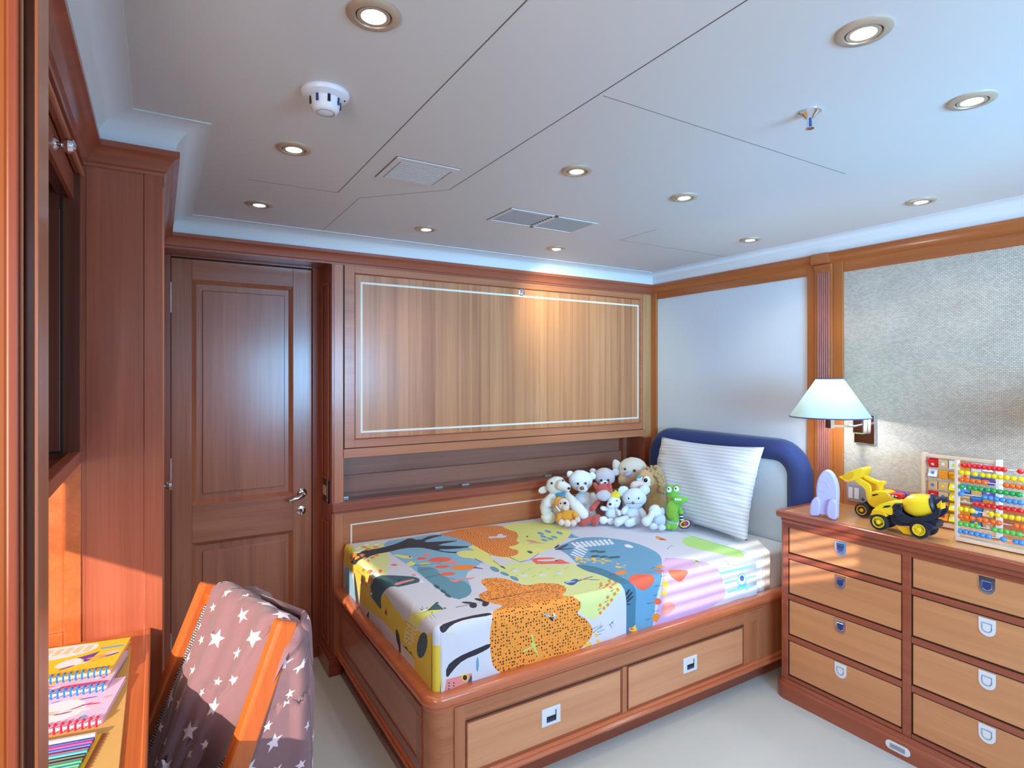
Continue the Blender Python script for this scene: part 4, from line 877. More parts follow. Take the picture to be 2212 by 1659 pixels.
# pencils -------------------------------------------------------------
tr_ = thing('pencil_tray', 'yellow card pencil tray with brown zigzag strip on the desk mat', 'tray', (-.105, 1.20, .75), math.atan2(-.184, .983))
obj('tray_base', B((-.22, .002, -.10, .085, .0, .0022)), p_y, tr_, world=False)
bm = bmesh.new(); zz = [(.002, -.10)]+[(.002+(.010 if i % 2 else .004), -.10+i*.185/40) for i in range(41)]+[(.002, .085)]
prism(bm, zz, Matrix.Identity(4), .0016); obj('zigzag_strip', bm, plain('brown_zigzag', srgb(150, 84, 44), .7), tr_, world=False)  # brown zigzag strip beside the pencil ends
pc = [('white', 206, 200, 196), ('navy blue', 24, 30, 150), ('pink', 236, 50, 120), ('royal blue', 40, 90, 226), ('maroon', 110, 20, 76), ('cyan', 50, 190, 220), ('dark green', 14, 70, 60), ('black', 16, 30, 34), ('sea green', 30, 170, 120), ('teal', 20, 140, 130), ('lime', 120, 200, 60), ('orange', 246, 150, 40)]
for i, (n_, *c_) in enumerate(pc):
    y = .070-i*.0092; r_ = .0058 if i == 0 else .0042
    o = thing('coloured_pencil', f'{n_} pencil lying in the row on the yellow tray', 'pencil', tuple(Vector((-.105, 1.20, .7522+r_)) + EY*y), math.atan2(-.184, .983), 'coloured pencils in the tray')
    bm = bmesh.new(); lathe(bm, [(r_, 0), (r_, .17)], axis((-.004, 0, 0), (-1, 0, 0)), 6); obj('barrel', bm, plain('lacquer_'+n_.replace(' ', '_'), srgb(*c_), .25), o, world=False)
    bm = bmesh.new(); lathe(bm, [(r_, 0), (.001, .018)], axis((-.174, 0, 0), (-1, 0, 0)), 6); obj('tip', bm, M_inlay, o, world=False)
# =================================================================== CHAIR
ch = thing('chair', 'reclined wooden chair with woven cord back standing at the desk', 'chair', (.02, 1.42, 0), 0)
A_, B_ = Vector((.113, 1.672, .855)), Vector((.238, 1.338, .855)); EE = (B_-A_); CW = EE.length; EE.normalize()
DD = Vector((-.43, -.21, -1))                                    # recline, per metre of height
FW = EE.cross(Vector((0, 0, 1))).normalized();  FW = -FW if FW.x > 0 else FW      # facing direction
chw = wood('chair_wood', 'Z', srgb(206, 104, 44), srgb(162, 72, 28), rough=.3)
def bar(a, b_, w, t, wd):
    """rectangular bar from a to b, w across wd, t across the other"""
    a, b_ = Vector(a), Vector(b_); z = (b_-a).normalized(); y = z.cross(wd).normalized(); x = y.cross(z)
    M = Matrix.Translation(a) @ Matrix((x, y, z)).transposed().to_4x4(); bm = bmesh.new(); L = (b_-a).length
    box(bm, -w/2, w/2, -t/2, t/2, 0, L, M); return bm
for P0 in (A_, B_):
    seat = P0+DD*.42; foot = seat+Vector((-.02, -.01, -.43))
    obj('back_stile', bar(seat, P0+Vector((0, 0, .012)), .030, .048, EE), chw, ch, bev=.007)
    obj('leg', bar(Vector((seat.x, seat.y, .001))-FW*.03, seat, .028, .032, EE), chw, ch, bev=.004)
    fr = seat+FW*.36; obj('leg', bar(Vector((fr.x, fr.y, .001)), fr, .028, .032, EE), chw, ch, bev=.004)
    obj('seat_rail', bar(seat+FW*.0, fr, .022, .035, EE), chw, ch, bev=.004)
obj('head_rail', bar(A_+DD*.02, B_+DD*.02, .030, .022, Vector((0, 0, 1))), chw, ch, bev=.005)
obj('seat_stretcher', bar(A_+DD*.42, B_+DD*.42, .030, .022, Vector((0, 0, 1))), chw, ch, bev=.004)
def cord(name, c1, c2):
    m, t, b = nm(name); N, L = t.nodes, t.links; uv = N.new('ShaderNodeUVMap')
    br = N.new('ShaderNodeTexBrick'); L.new(uv.outputs[0], br.inputs['Vector']); br.inputs['Scale'].default_value = 1
    br.inputs['Brick Width'].default_value = .011; br.inputs['Row Height'].default_value = .0055; br.inputs['Mortar Size'].default_value = .0013; br.inputs['Mortar Smooth'].default_value = .8
    br.inputs['Color1'].default_value = c1; br.inputs['Color2'].default_value = c2; br.inputs['Mortar'].default_value = srgb(26, 26, 34)
    L.new(br.outputs['Color'], b.inputs['Base Color']); bp = N.new('ShaderNodeBump'); bp.invert = True; bp.inputs['Distance'].default_value = .003; L.new(br.outputs['Fac'], bp.inputs['Height']); L.new(bp.outputs[0], b.inputs['Normal']); setp(b, Roughness=.8); return m
M_cord = cord('cord_sunlit', srgb(206, 196, 204), srgb(150, 142, 156))  # the seat's cord again, paled to carry sunlight in its colour
def sheet(P0, ex, ey, w, h, th):
    bm = bmesh.new(); uvl = bm.loops.layers.uv.verify(); n = ex.cross(ey).normalized()
    c = [(0, 0), (w, 0), (w, h), (0, h)]
    lo = [bm.verts.new(P0+ex*a+ey*b_) for a, b_ in c]; hi = [bm.verts.new(P0+ex*a+ey*b_+n*th) for a, b_ in c]
    for f in (lo[::-1], hi)+tuple((lo[i], lo[(i+1) % 4], hi[(i+1) % 4], hi[i]) for i in range(4)):
        fc = bm.faces.new(f)
        for l in fc.loops: l[uvl].uv = ((l.vert.co-P0).dot(ex), (l.vert.co-P0).dot(ey))
    return bm
dn = DD.normalized()
obj('woven_back', sheet(A_+EE*.012+DD*.035-EE.cross(dn)*.006, EE, dn, CW-.024, .40, .012), M_cord, ch)
obj('woven_seat', sheet(A_+DD*.42+EE*.012, EE, FW, CW-.024, .36, .012), cord('cord_shaded', srgb(56, 60, 88), srgb(36, 40, 62)), ch)  # seat repeats the back's cord, darkened to carry shade in its colour
# blanket ----------------------------------------------------------------
bl = thing('blanket', 'mauve fleece blanket with white stars draped over the chair back', 'blanket', (.17, 1.5, .6))
M_mauve = plain('mauve_fleece', srgb(130, 96, 102), .95, bump=.5, bscale=500, var=.07, sheen=.25); M_star = plain('white_star_fleece', srgb(226, 206, 214), .95, bump=.4, bscale=500, sheen=.2)
nb = dn.cross(EE).normalized(); nb = -nb if nb.dot(FW) < 0 else nb          # normal of the back, pointing to the sitter
def bprofile(s, thick):
    """s<0 front (down along the recline), s>0 behind (hanging); returns offset from the head rail line"""
    rr_ = .026+thick; top = -.004
    if s < -rr_*1.35: q = -s-rr_*1.35; return Vector((0, 0, top))+nb*rr_+dn*(q+.0)
    if s < rr_*1.5:
        t = (s+rr_*1.35)/(rr_*2.85); a = nb*rr_; b_ = -Vector((FW.x, FW.y, 0)).normalized()*rr_
        d = a*cos(t*pi/2)**2+b_*sin(t*pi/2)**2; return Vector((0, 0, top+sin(t*pi)*rr_*.85))+d
    q = s-rr_*1.5; return Vector((0, 0, top))-Vector((FW.x, FW.y, 0)).normalized()*(rr_+.008*min(1, q/.1))+Vector((0, 0, -q))
def blanket_map(thick, w0f, w1f, ph):
    def fn(u, v):
        a, b_ = w0f(v), w1f(v); w = a+(b_-a)*u
        kk = min(1, max(0, v-.01)/.07); wb_ = CW+.012; over = max(0, w-wb_)*kk      # the overhang is tucked in round the stile
        p = A_+EE*(w-over+.010*sin(min(1, over/.05)*pi))+Vector((FW.x, FW.y, 0)).normalized()*over+bprofile(v, thick)
        rip = .006*sin(u*9+ph+v*6)*min(1, abs(v)/.1)+.003*sin(u*23+v*14)
        p += (nb if v < 0 else -FW)*rip
        # rounded side edges
        e = max(0, (abs(u-.5)-.40)/.10); p -= (nb if v < 0 else -FW)*(.012*e*e)
        p.z -= .010*e*e if abs(v) < .06 else 0
        p.z -= .022*(w/CW) if abs(v) < .2 else 0
        return p
    return fn
def star(x, y, r, a, sx=1): return [(x+sx*(r if k % 2 == 0 else r*.42)*cos(a+k*pi/5), y+(r if k % 2 == 0 else r*.42)*sin(a+k*pi/5)) for k in range(10)]
def blanket_layer(name, v0, v1, w0f, w1f, thick, seed, size):
    rg = random.Random(seed); sh = []; pts = []
    for i in range(900):
        x, y = rg.uniform(.01, .99), rg.uniform(v0+.012, v1-.012); wd = w1f(y)-w0f(y); r = size*rg.choice((.6, .8, 1.0, 1.15))
        if all(math.hypot((x-a)*wd, y-b_) > (r+c)*1.25+.008 for a, b_, c in pts):
            pts.append((x, y, r)); an = rg.uniform(0, 6.28)
            sh.append(([((px-x)/wd+x, py) for px, py in star(x, y, r, an)], 1))
    sh = [([(min(.995, max(.005, a)), b_) for a, b_ in p], m) for p, m in sh]
    bm = printed(bmesh.new(), [(0, v0), (1, v0), (1, v1), (0, v1)], sh, .02, blanket_map(thick, w0f, w1f, seed))
    bmesh.ops.recalc_face_normals(bm, faces=bm.faces)
    return bm
w0 = lambda v: .058+(.05*(-v-.25)/.2 if v < -.25 else 0)+(.04 if v > .1 else .04*max(0, v)/.1)
w1 = lambda v: (.335-.12*min(1, max(0, -v-.02)/.36)) if v < 0 else .345+.12*min(1, v/.12)+.08*min(1, max(0, v-.1)/.3)
bm = blanket_layer('outer', -.46, .62, w0, w1, .010, 5, .0185)
obj('outer_layer', bm, [M_mauve, M_star], bl, smooth=True, angle=180, solid=.010)
w1b = lambda v: w1(v)+(.030 if v < -.03 else .0)
bm = blanket_layer('inner', -.44, -.03, lambda v: w0(v)+.02, w1b, -.006, 9, .018)
obj('folded_layer', bm, [M_mauve, M_star], bl, smooth=True, angle=180, solid=.008)
w1c = lambda v: min(w1(v), CW+.012)
bm = blanket_layer('rear', .05, .60, lambda v: w0(v)+.02, w1c, .030, 12, .018)
obj('rear_fold', bm, [M_mauve, M_star], bl, smooth=True, angle=180, solid=.012)
# =================================================================== CEILING FITTINGS
def downlight(x, y, label, aim=None, power=None):
    r = .048; o = thing('ceiling_downlight', label, 'ceiling light', (x, y, ZC), 0, 'recessed ceiling downlights')
    bm = lathe(bmesh.new(), [(r, 0), (r, -.003), (r-.004, -.006), (r-.015, -.0065), (r-.017, -.004), (r-.017, 0)], n=40, cap=False)
    obj('trim_ring', bm, M_alu, o, world=False, smooth=True)
    bm = lathe(bmesh.new(), [(r-.0185, -.001), (r-.019, -.0055), (r-.026, -.0055), (r-.027, -.0015)], n=40, cap=False)
    obj('inner_ring', bm, M_alu, o, world=False, smooth=True)
    obj('ring_gap', lathe(bmesh.new(), [(r-.0165, -.0012), (r-.0190, -.0012)], n=32, cap=False), M_gap, o, world=False)
    obj('lamp_glass', lathe(bmesh.new(), [(r-.0265, -.0018), (.0001, -.0025)], n=32, cap=False), M_bulb, o, world=False)
    l = light('downlight_beam', 'SPOT', (x, y, ZC-.012), DOWN_W, (1, .90, .76), spot_size=R(125), spot_blend=.8, shadow_soft_size=.022); l.parent = o; l.location = (0, 0, -.012)
    if aim:
        l.data.energy = power; l.data.spot_size = R(95); l.data.spot_blend = 1; l.data.color = (.92, 1, .72); l.rotation_euler = (Vector(aim)-Vector((x, y, ZC))).to_track_quat('-Z', 'Y').to_euler()
    return o
DL = [(.326, 1.009, 'downlight cut by the top edge above the smoke detector'), (1.121, .585, 'large-looking downlight near the upper right, left of the sprinkler line'), (.326, 1.722, 'downlight between the smoke detector and the slotted vent'),
      (1.616, .60, 'downlight at the far right above the woven wall'), (.322, 2.354, 'downlight in front of the door, farthest left in the room'), (1.117, 1.449, 'downlight right of the slotted vent in mid ceiling'),
      (1.613, 1.464, 'downlight in mid ceiling between the double grille and the sprinkler'), (2.397, 1.047, 'downlight close above the woven wall covering'), (1.0, 2.37, 'downlight over the fold-down berth, left of the double grille'),
      (1.715, 2.392, 'downlight over the berth panel, just beyond the double grille'), (2.386, 1.762, 'downlight above the headboard wall near the pilaster')]
for x, y, l in DL: downlight(x, y, l, *(((2.06, 2.75, 1.66), 17) if abs(x-1.715) < .01 else ()))      # the one over the berth is aimed and boosted to add a panel glow
sd = thing('smoke_detector', 'white round smoke detector on the ceiling', 'smoke detector', (.323, 1.346, ZC))
obj('base_ring', lathe(bmesh.new(), [(.052, 0), (.053, -.004), (.050, -.010), (.036, -.016), (.034, -.016)], n=40), M_plastic, sd, world=False, smooth=True)
bm = bmesh.new(); lathe(bm, [(.033, -.014), (.031, -.034), (.028, -.042), (.022, -.046)], n=40); obj('chamber', bm, M_plastic, sd, world=False, smooth=True)
for k in range(8):
    a = k*pi/4; M = Matrix.Rotation(a, 4, 'Z') @ Matrix.Translation((.0325, 0, -.024)); bm = bmesh.new(); box(bm, -.001, .002, -.0028, .0028, -.008, .008, M); obj('air_slot', bm, M_navy if k % 2 else M_gap, sd, world=False)
obj('cap_ring', lathe(bmesh.new(), [(.0205, -.0455), (.0205, -.047), (.019, -.047)], n=32, cap=False), M_dim, sd, world=False)
obj('indicator', ball(bmesh.new(), (.040, -.012, -.0145), .002), M_gap, sd, world=False)
sp = thing('sprinkler', 'small chrome sprinkler head on the ceiling', 'sprinkler', (1.352, .832, ZC))
obj('escutcheon', lathe(bmesh.new(), [(.026, 0), (.026, -.003), (.018, -.007), (.010, -.016), (.007, -.018)], n=32), M_chrome, sp, world=False, smooth=True)
obj('frame_arms', B((-.0085, -.006, -.002, .002, -.040, -.014), (.006, .0085, -.002, .002, -.040, -.014)), M_chrome, sp, world=False, bev=.001)
obj('glass_bulb', lathe(bmesh.new(), [(.003, -.016), (.0042, -.026), (.003, -.037)], n=16), M_navy, sp, world=False, smooth=True)
obj('deflector', lathe(bmesh.new(), [(.004, -.037), (.009, -.040), (.010, -.0415)], n=24), M_chrome, sp, world=False, smooth=True)
vg = thing('ceiling_vent', 'square slotted air vent set in the ceiling panel', 'vent', (.70, 1.73, ZC))
x0, x1, y0, y1 = .597, .802, 1.628, 1.832
obj('vent_frame', frame(bmesh.new(), 'Z', x0, x1, y0, y1, .022, ZC-.004, ZC+.001), M_ceil, vg, bev=.001)
obj('vent_gap', frame(bmesh.new(), 'Z', x0-.002, x1+.002, y0-.002, y1+.002, .002, ZC-.0008, ZC+.001), M_seam, vg)
obj('vent_backing', B((x0+.02, x1-.02, y0+.02, y1-.02, ZC-.0006, ZC+.001)), M_gap, vg)
for k in range(11):
    y = y0+.024+k*.0146; obj('slat', B((x0+.018, x1-.018, y+.003, y+.0125, ZC-.004, ZC-.001)), M_ceil, vg)
dg = thing('double_grille', 'rectangular ceiling grille with two fine mesh panels', 'vent', (1.37, 2.0, ZC))
x0, x1, y0, y1 = 1.155, 1.582, 1.903, 2.10
M_mesh = plain('fine_grey_mesh', srgb(172, 174, 178), .7, bump=.5, bscale=1500)
obj('grille_frame', frame(bmesh.new(), 'Z', x0, x1, y0, y1, .014, ZC-.004, ZC+.001), M_ceil, dg, bev=.001)
obj('centre_bar', B((1.358, 1.378, y0, y1, ZC-.004, ZC+.001)), M_ceil, dg, bev=.001)
obj('frame_gap', frame(bmesh.new(), 'Z', x0-.002, x1+.002, y0-.002, y1+.002, .002, ZC-.0008, ZC+.001), M_seam, dg)
for a, b_ in ((x0+.013, 1.358), (1.378, x1-.013)): obj('mesh_panel', B((a, b_, y0+.013, y1-.013, ZC-.002, ZC+.001)), M_mesh, dg)
bm = bmesh.new(); 
for k in range(8): box(bm, 1.352, 1.358, y0+.02+k*.02, y0+.026+k*.02, ZC-.0045, ZC-.002)
obj('perforation', bm, M_gap, dg)
# =================================================================== TOYS ON THE DRESSER
ZD = .8062
def frame_on(p, q, z=ZD):
    """vertical plane standing on z through image points p and q; returns (origin, ex) with ex pointing p -> q"""
    a, b_ = on(*p, 'Z', z), on(*q, 'Z', z); ex = (b_-a).normalized(); return a, ex
def side_map(a, ex, cv):
    n = Vector((-ex.y, ex.x, 0))
    def f(x, y):
        (px, py), = cv([(x, y)]); r = ray(px, py); o = Vector((0, 0, H)); t = (a-o).dot(n)/r.dot(n); p = o+r*t-a; return (p.dot(ex), p.z)
    return f
c4 = crop(1720, 990, 6.506)
def place(name, label, cat, a, ex): return thing(name, label, cat, tuple(a), math.atan2(ex.y, ex.x))
# local frame: x = left to right in the photo, y = away from the camera, z = up
UP = Matrix(((1, 0, 0, 0), (0, 0, -1, 0), (0, 1, 0, 0), (0, 0, 0, 1)))       # local xy drawing -> xz plane, extruded towards -y
def slab(poly, y0, y1):
    return prism(bmesh.new(), poly, Matrix.Translation((0, y1, 0)) @ UP, y1-y0)
M_yel = plain('yellow_plastic', srgb(246, 206, 34), .35); M_yel2 = plain('deep_yellow_plastic', srgb(236, 178, 20), .4); M_blk = plain('dark_blue_black_plastic', srgb(32, 38, 54), .38)
M_tyre = plain('black_rubber', srgb(30, 32, 42), .6)
M_rock = plain('lavender_foam', srgb(188, 184, 242), .6)
a, ex = frame_on((1751.5, 1111.4), (1811, 1120.6)); f = side_map(a, ex, c4)
rk = place('toy_rocket', 'lavender foam rocket standing at the left end of the dresser', 'toy rocket', a, ex)
body = smooth_poly([f(*p) for p in [(440, 158), (500, 195), (550, 270), (585, 370), (597, 480), (592, 600), (580, 730), (530, 806), (325, 792), (304, 700), (292, 560), (285, 430), (305, 300), (350, 215), (395, 170)]], 2)
obj('rocket_body', slab(body, -.012, .024), M_rock, rk, world=False, bev=.006)
for nme, pts, yy in (('fin', [(310, 520), (245, 565), (210, 650), (200, 795), (305, 802), (345, 780), (365, 620)], (-.020, .014)), ('fin', [(485, 560), (545, 565), (598, 600), (604, 700), (600, 855), (515, 840), (455, 800), (450, 680)], (-.030, .006))):
    obj(nme, slab(smooth_poly([f(*p) for p in pts], 1), *yy), M_rock, rk, world=False, bev=.006)
cx_, cz_ = f(395, 392); bm = bmesh.new(); tube(bm, [(cx_+.0195*cos(t), -.0125, cz_+.0195*sin(t)) for t in [2*pi*i/28 for i in range(28)]], .0016, 8, closed=True); obj('porthole', bm, M_rock, rk, world=False, smooth=True)
def wheel(o, cx, cz, r, y0, w, hub=M_yel):
    bm = bmesh.new(); lathe(bm, [(r*.62, 0), (r*.92, .0), (r, w*.15), (r, w*.85), (r*.92, w), (r*.62, w)], Matrix.Translation((cx, y0+w, cz)) @ Matrix.Rotation(pi/2, 4, 'X'), 32)
    t = obj('wheel', bm, M_tyre, o, world=False, smooth=True)
    bm = bmesh.new(); lathe(bm, [(r*.68, w), (r*.68, w+.001), (r*.6, w+.001), (r*.5, w-.003), (r*.3, w-.003), (r*.26, w+.002), (r*.12, w+.003)], Matrix.Translation((cx, y0+w, cz)) @ Matrix.Rotation(pi/2, 4, 'X'), 32)
    h = obj('hub', bm, hub, t, world=False, smooth=True)
a, ex = frame_on((1720+1160/6.506, 990+1010/6.506), (1720+1725/6.506, 990+1125/6.506)); f = side_map(a, ex, c4)
mx_ = place('toy_mixer_truck', 'yellow and black toy cement mixer in front of the loader', 'toy truck', a, ex)
def poly(*pts, sm=1): P = [f(*p) for p in pts]; return smooth_poly(P, sm) if sm else P
WT = .088
(c1x, c1z), (c2x, c2z) = f(1160, 895), f(1728, 1005)
rw = (c1z+c2z)/2
for cx_, r_ in ((c1x, rw), (c2x, rw)):
    wheel(mx_, cx_, r_, r_, -.004, .022)
    bmw = bmesh.new(); lathe(bmw, [(r_*.4, 0), (r_*.92, 0), (r_, .003), (r_, .019), (r_*.92, .022), (r_*.4, .022)], Matrix.Translation((cx_, WT, r_)) @ Matrix.Rotation(pi/2, 4, 'X'), 28); obj('wheel', bmw, M_tyre, mx_, world=False, smooth=True)
obj('chassis', slab(poly((1280, 800), (1380, 780), (1440, 880), (1640, 900), (1800, 870), (1950, 900), (1960, 960), (1860, 1000), (1600, 960), (1420, 960), (1300, 920), sm=1), .016, WT-.012), M_blk, mx_, world=False, bev=.002)
obj('drum_cradle', slab(poly((1335, 650), (1400, 630), (1470, 680), (1480, 780), (1640, 850), (1880, 800), (1990, 690), (2020, 720), (2015, 800), (1900, 880), (1600, 930), (1420, 900), (1370, 780)), .004, .012), M_blk, mx_, world=False, bev=.002)
obj('drum_cradle', slab(poly((1335, 650), (1400, 630), (1470, 680), (1480, 780), (1640, 850), (1880, 800), (1990, 690), (2020, 720), (2015, 800), (1900, 880), (1600, 930), (1420, 900), (1370, 780)), WT-.02, WT-.012), M_blk, mx_, world=False, bev=.002)
obj('cab', slab(poly((1035, 760), (1080, 710), (1200, 625), (1440, 600), (1470, 640), (1360, 690), (1350, 800), (1290, 800), (1240, 760), (1120, 750), sm=1), .004, WT-.016), M_yel, mx_, world=False, bev=.005)
obj('cab_window', slab(poly((1205, 700), (1240, 668), (1325, 662), (1300, 690), sm=0), .0025, .006), M_black, mx_, world=False)
obj('fender', slab(poly((1040, 790), (1075, 745), (1150, 725), (1230, 745), (1275, 800), (1275, 830), (1210, 795), (1130, 785), (1060, 800)), -.005, .016), M_yel2, mx_, world=False, bev=.003)
obj('rear_fender', slab(poly((1600, 930), (1650, 890), (1750, 880), (1850, 910), (1960, 985), (1870, 1020), (1800, 930), (1680, 910), (1620, 950)), -.004, WT-.006), M_blk, mx_, world=False, bev=.002)
obj('side_step', slab(poly((1405, 955), (1600, 985), (1600, 1080), (1500, 1060), (1440, 1010), sm=0), .006, .012), M_yel2, mx_, world=False)
obj('hinge_boss', slab([(f(1430, 765)[0]+.012*cos(t), f(1430, 765)[1]+.012*sin(t)) for t in [2*pi*i/20 for i in range(20)]], -.004, .008), M_blk, mx_, world=False, bev=.002)
bm = bmesh.new(); tube(bm, [(f(x, y)[0], .004, f(x, y)[1]) for x, y in ((1480, 690), (1455, 650), (1400, 650), (1360, 690), (1370, 750), (1420, 775))], .0055, 10); obj('cradle_loop', bm, M_blk, mx_, world=False, smooth=True)
(dx0, dz0), (dx1, dz1) = f(1455, 690), f(1890, 668); k_ = Vector((dx1-dx0, 0, dz1-dz0)).length; r1_ = abs(f(1600, 520)[1]-f(1600, 842)[1])/2
bm = bmesh.new(); lathe(bm, [(r1_*.30, 0), (r1_*.62, k_*.05), (r1_*.80, k_*.16), (r1_, k_*.36), (r1_*.98, k_*.6), (r1_*.82, k_*.97), (r1_*.78, k_*.97)], axis((dx0, WT/2-.004, dz0), (dx1, WT/2-.004, dz1)), 48)
obj('drum', bm, M_yel, mx_, world=False, smooth=True, angle=50)
bm = bmesh.new(); lathe(bm, [(r1_*.88, k_*.95), (r1_*.90, k_*1.0), (r1_*.80, k_*1.06), (r1_*.70, k_*1.06)], axis((dx0, WT/2-.004, dz0), (dx1, WT/2-.004, dz1)), 32); obj('drum_collar', bm, M_blk, mx_, world=False, smooth=True)
bm = bmesh.new(); tube(bm, [(f(1900, 640)[0], WT/2-.01, f(1900, 620)[1]), (f(1980, 600)[0], WT/2-.01, f(1980, 600)[1]), (f(2080, 590)[0], WT/2-.01, f(2080, 590)[1])], [.014, .012, .008], 12); obj('chute', bm, M_blk, mx_, world=False, smooth=True)
obj('chute_guard', slab(poly((1930, 660), (2005, 600), (2010, 730), (1960, 740), sm=0), .02, WT-.03), M_yel2, mx_, world=False, bev=.002)
# loader
a, ex = frame_on((1720+920/6.506, 990+822/6.506), (1720+1440/6.506, 990+890/6.506)); ex = Vector((.10, -.995, 0)); f = side_map(a, ex, c4)
ld = place('toy_loader', 'yellow toy front loader with raised bucket behind the mixer', 'toy truck', a, ex)
c1x, c1z = f(922, 727); rw = abs(f(922, 727)[1]-f(922, 822)[1]); wheel(ld, c1x, rw, rw, -.004, .022, M_yel2); wheel(ld, c1x+.10, rw, rw, -.004, .022, M_yel2)
for q in (c1x, c1x+.10):
    bmw = bmesh.new(); lathe(bmw, [(rw*.4, 0), (rw*.92, 0), (rw, .003), (rw, .019), (rw*.92, .022), (rw*.4, .022)], Matrix.Translation((q, .085, rw)) @ Matrix.Rotation(pi/2, 4, 'X'), 28); obj('wheel', bmw, M_tyre, ld, world=False, smooth=True)
obj('cab_body', slab(poly((1040, 455), (1290, 470), (1300, 540), (1480, 590), (1500, 700), (1200, 720), (1080, 700), (1000, 640), (975, 560), (1030, 560), sm=1), .004, .075), M_yel, ld, world=False, bev=.004)
for yy in ((.0, .012), (.062, .074)):
    obj('lift_arm', slab(poly((985, 600), (975, 480), (950, 420), (850, 345), (815, 315), (830, 280), (900, 285), (1000, 350), (1045, 390), (1050, 480), (1040, 600), sm=1), *yy), M_yel, ld, world=False, bev=.003)
obj('link_arm', slab(poly((900, 250), (960, 265), (1100, 335), (1180, 330), (1212, 355), (1200, 385), (1170, 390), (1165, 470), (1115, 470), (1110, 385), (1000, 345), (910, 300), sm=1), .026, .048), M_yel, ld, world=False, bev=.003)
bm = bmesh.new(); P = [f(*p) for p in ((598, 250), (650, 250), (730, 190), (860, 150), (880, 138), (940, 140), (942, 190), (900, 285), (830, 305), (740, 322), (690, 312), (630, 280))]
obj('bucket', slab(smooth_poly(P, 1), -.006, .080), M_yel, ld, world=False, bev=.003)
obj('bucket_hollow', slab(poly((640, 265), (720, 205), (830, 180), (800, 290), (720, 305), sm=1), -.0072, -.0055), M_yel2, ld, world=False)
obj('cab_window', slab(poly((1060, 510), (1140, 500), (1150, 512), (1070, 535), sm=0), .0025, .0045), M_black, ld, world=False)
obj('mirror', ball(bmesh.new(), (f(945, 575)[0], -.004, f(945, 575)[1]), (.006, .004, .007)), M_blk, ld, world=False, smooth=True)
p0, p1 = f(1235, 515), f(1500, 600)
obj('engine_block', B((p0[0], p1[0], .008, .07, p1[1], p0[1]-.004)), M_blk, ld, world=False, bev=.002)
M_redp, M_blup = plain('red_plastic', srgb(226, 44, 36), .35), plain('blue_plastic', srgb(60, 120, 200), .35)
for k in range(4): x = f(1255+k*46, 530); obj('engine_pipe', ball(bmesh.new(), (x[0], .007, x[1]), (.0042, .003, .0062)), M_plastic, ld, world=False, smooth=True)
obj('engine_cover', slab(poly((1300, 500), (1400, 498), (1470, 515), (1475, 590), (1420, 590), (1410, 530), sm=0), .004, .06), M_redp, ld, world=False, bev=.002)
obj('exhaust_bar', slab(poly((1320, 485), (1450, 490), (1500, 520), (1500, 580), (1485, 580), (1480, 525), (1440, 505), (1330, 500), sm=0), .05, .06), M_blup, ld, world=False)
# =================================================================== ABACUSES
M_pine = plain('pale_pine', srgb(226, 196, 168), .5, var=.05); cB = crop(1960, 960, 6.9127)
AX = 2.475
def fy(x, y, X): (p,) = cB([(x, y)]); q = on(p[0], p[1], 'X', X); return q.y, q.z
ab = thing('bead_abacus', 'wooden abacus with ten rows of coloured beads, nearest the dresser front', 'abacus', (AX, .80, ZD))
yl, zt = fy(745, 230, AX); yb, _z = fy(745, 1400, AX)
yR = yl-.30
for y in (yl, yR): obj('upright', B((AX-.012, AX+.012, y-.0045, y+.0045, ZD, zt)), M_pine, ab, bev=.001)
obj('base_bar', B((AX-.03, AX+.03, yR-.006, yl-.004, ZD, ZD+.012)), M_pine, ab, bev=.002)
BC = {k: plain('bead_'+k, srgb(*c), .2, coat=.4) for k, c in dict(red=(226, 24, 36), yellow=(238, 214, 20), orange=(244, 104, 22), green=(20, 160, 70), blue=(70, 140, 220), lime=(90, 190, 80)).items()}
proto = {}
rows = [('red', 300, [840, 915, 990, 1065, 1140, 1215, 1290, 1365, 1440, 1690]), ('yellow', 415, [815, 895, 1010, 1125, 1212, 1300, 1390, 1490, 1590, 1700]), ('orange', 520, [810, 890, 975, 1065, 1150, 1480, 1570, 1660, 1745]), ('green', 625, [810, 925, 1010, 1095, 1200, 1290, 1385, 1475, 1570, 1665]),
        ('blue', 735, [810, 1160, 1245, 1335, 1425, 1520, 1610, 1700]), ('red', 848, [1030, 1112, 1205, 1290, 1395, 1495, 1590, 1690]), ('yellow', 960, [795, 880, 965, 1255, 1350, 1460, 1555, 1660, 1745]), ('orange', 1070, [790, 880, 965, 1080, 1165, 1280, 1365, 1630, 1725]), ('lime', 1178, [790, 880, 965, 1045, 1305, 1395, 1485, 1575, 1670]), ('blue', 1290, [780, 870, 955, 1040, 1125, 1212, 1435, 1625, 1705])]
for col, yy, xs in rows:
    _, z = fy(780, yy, AX)
    bm = rod(bmesh.new(), (AX, yl, z), (AX, yR, z), .0016, 8); obj('rod', bm, M_plate, ab, smooth=True)
    for x in xs:
        y = fy(x, yy+(x-780)*.2, AX)[0]
        if y < yR+.012: continue
        if col not in proto:
            bm = ball(bmesh.new(), (0, 0, 0), (.0092, .0107, .0092), n=16, m=10); proto[col] = obj('bead', bm, BC[col], ab, world=False, smooth=True, angle=180); b_ = proto[col]
        else: b_ = proto[col].copy(); COL.objects.link(b_)
        b_.parent = ab; b_.location = Vector((AX, y, z))-wloc(ab)
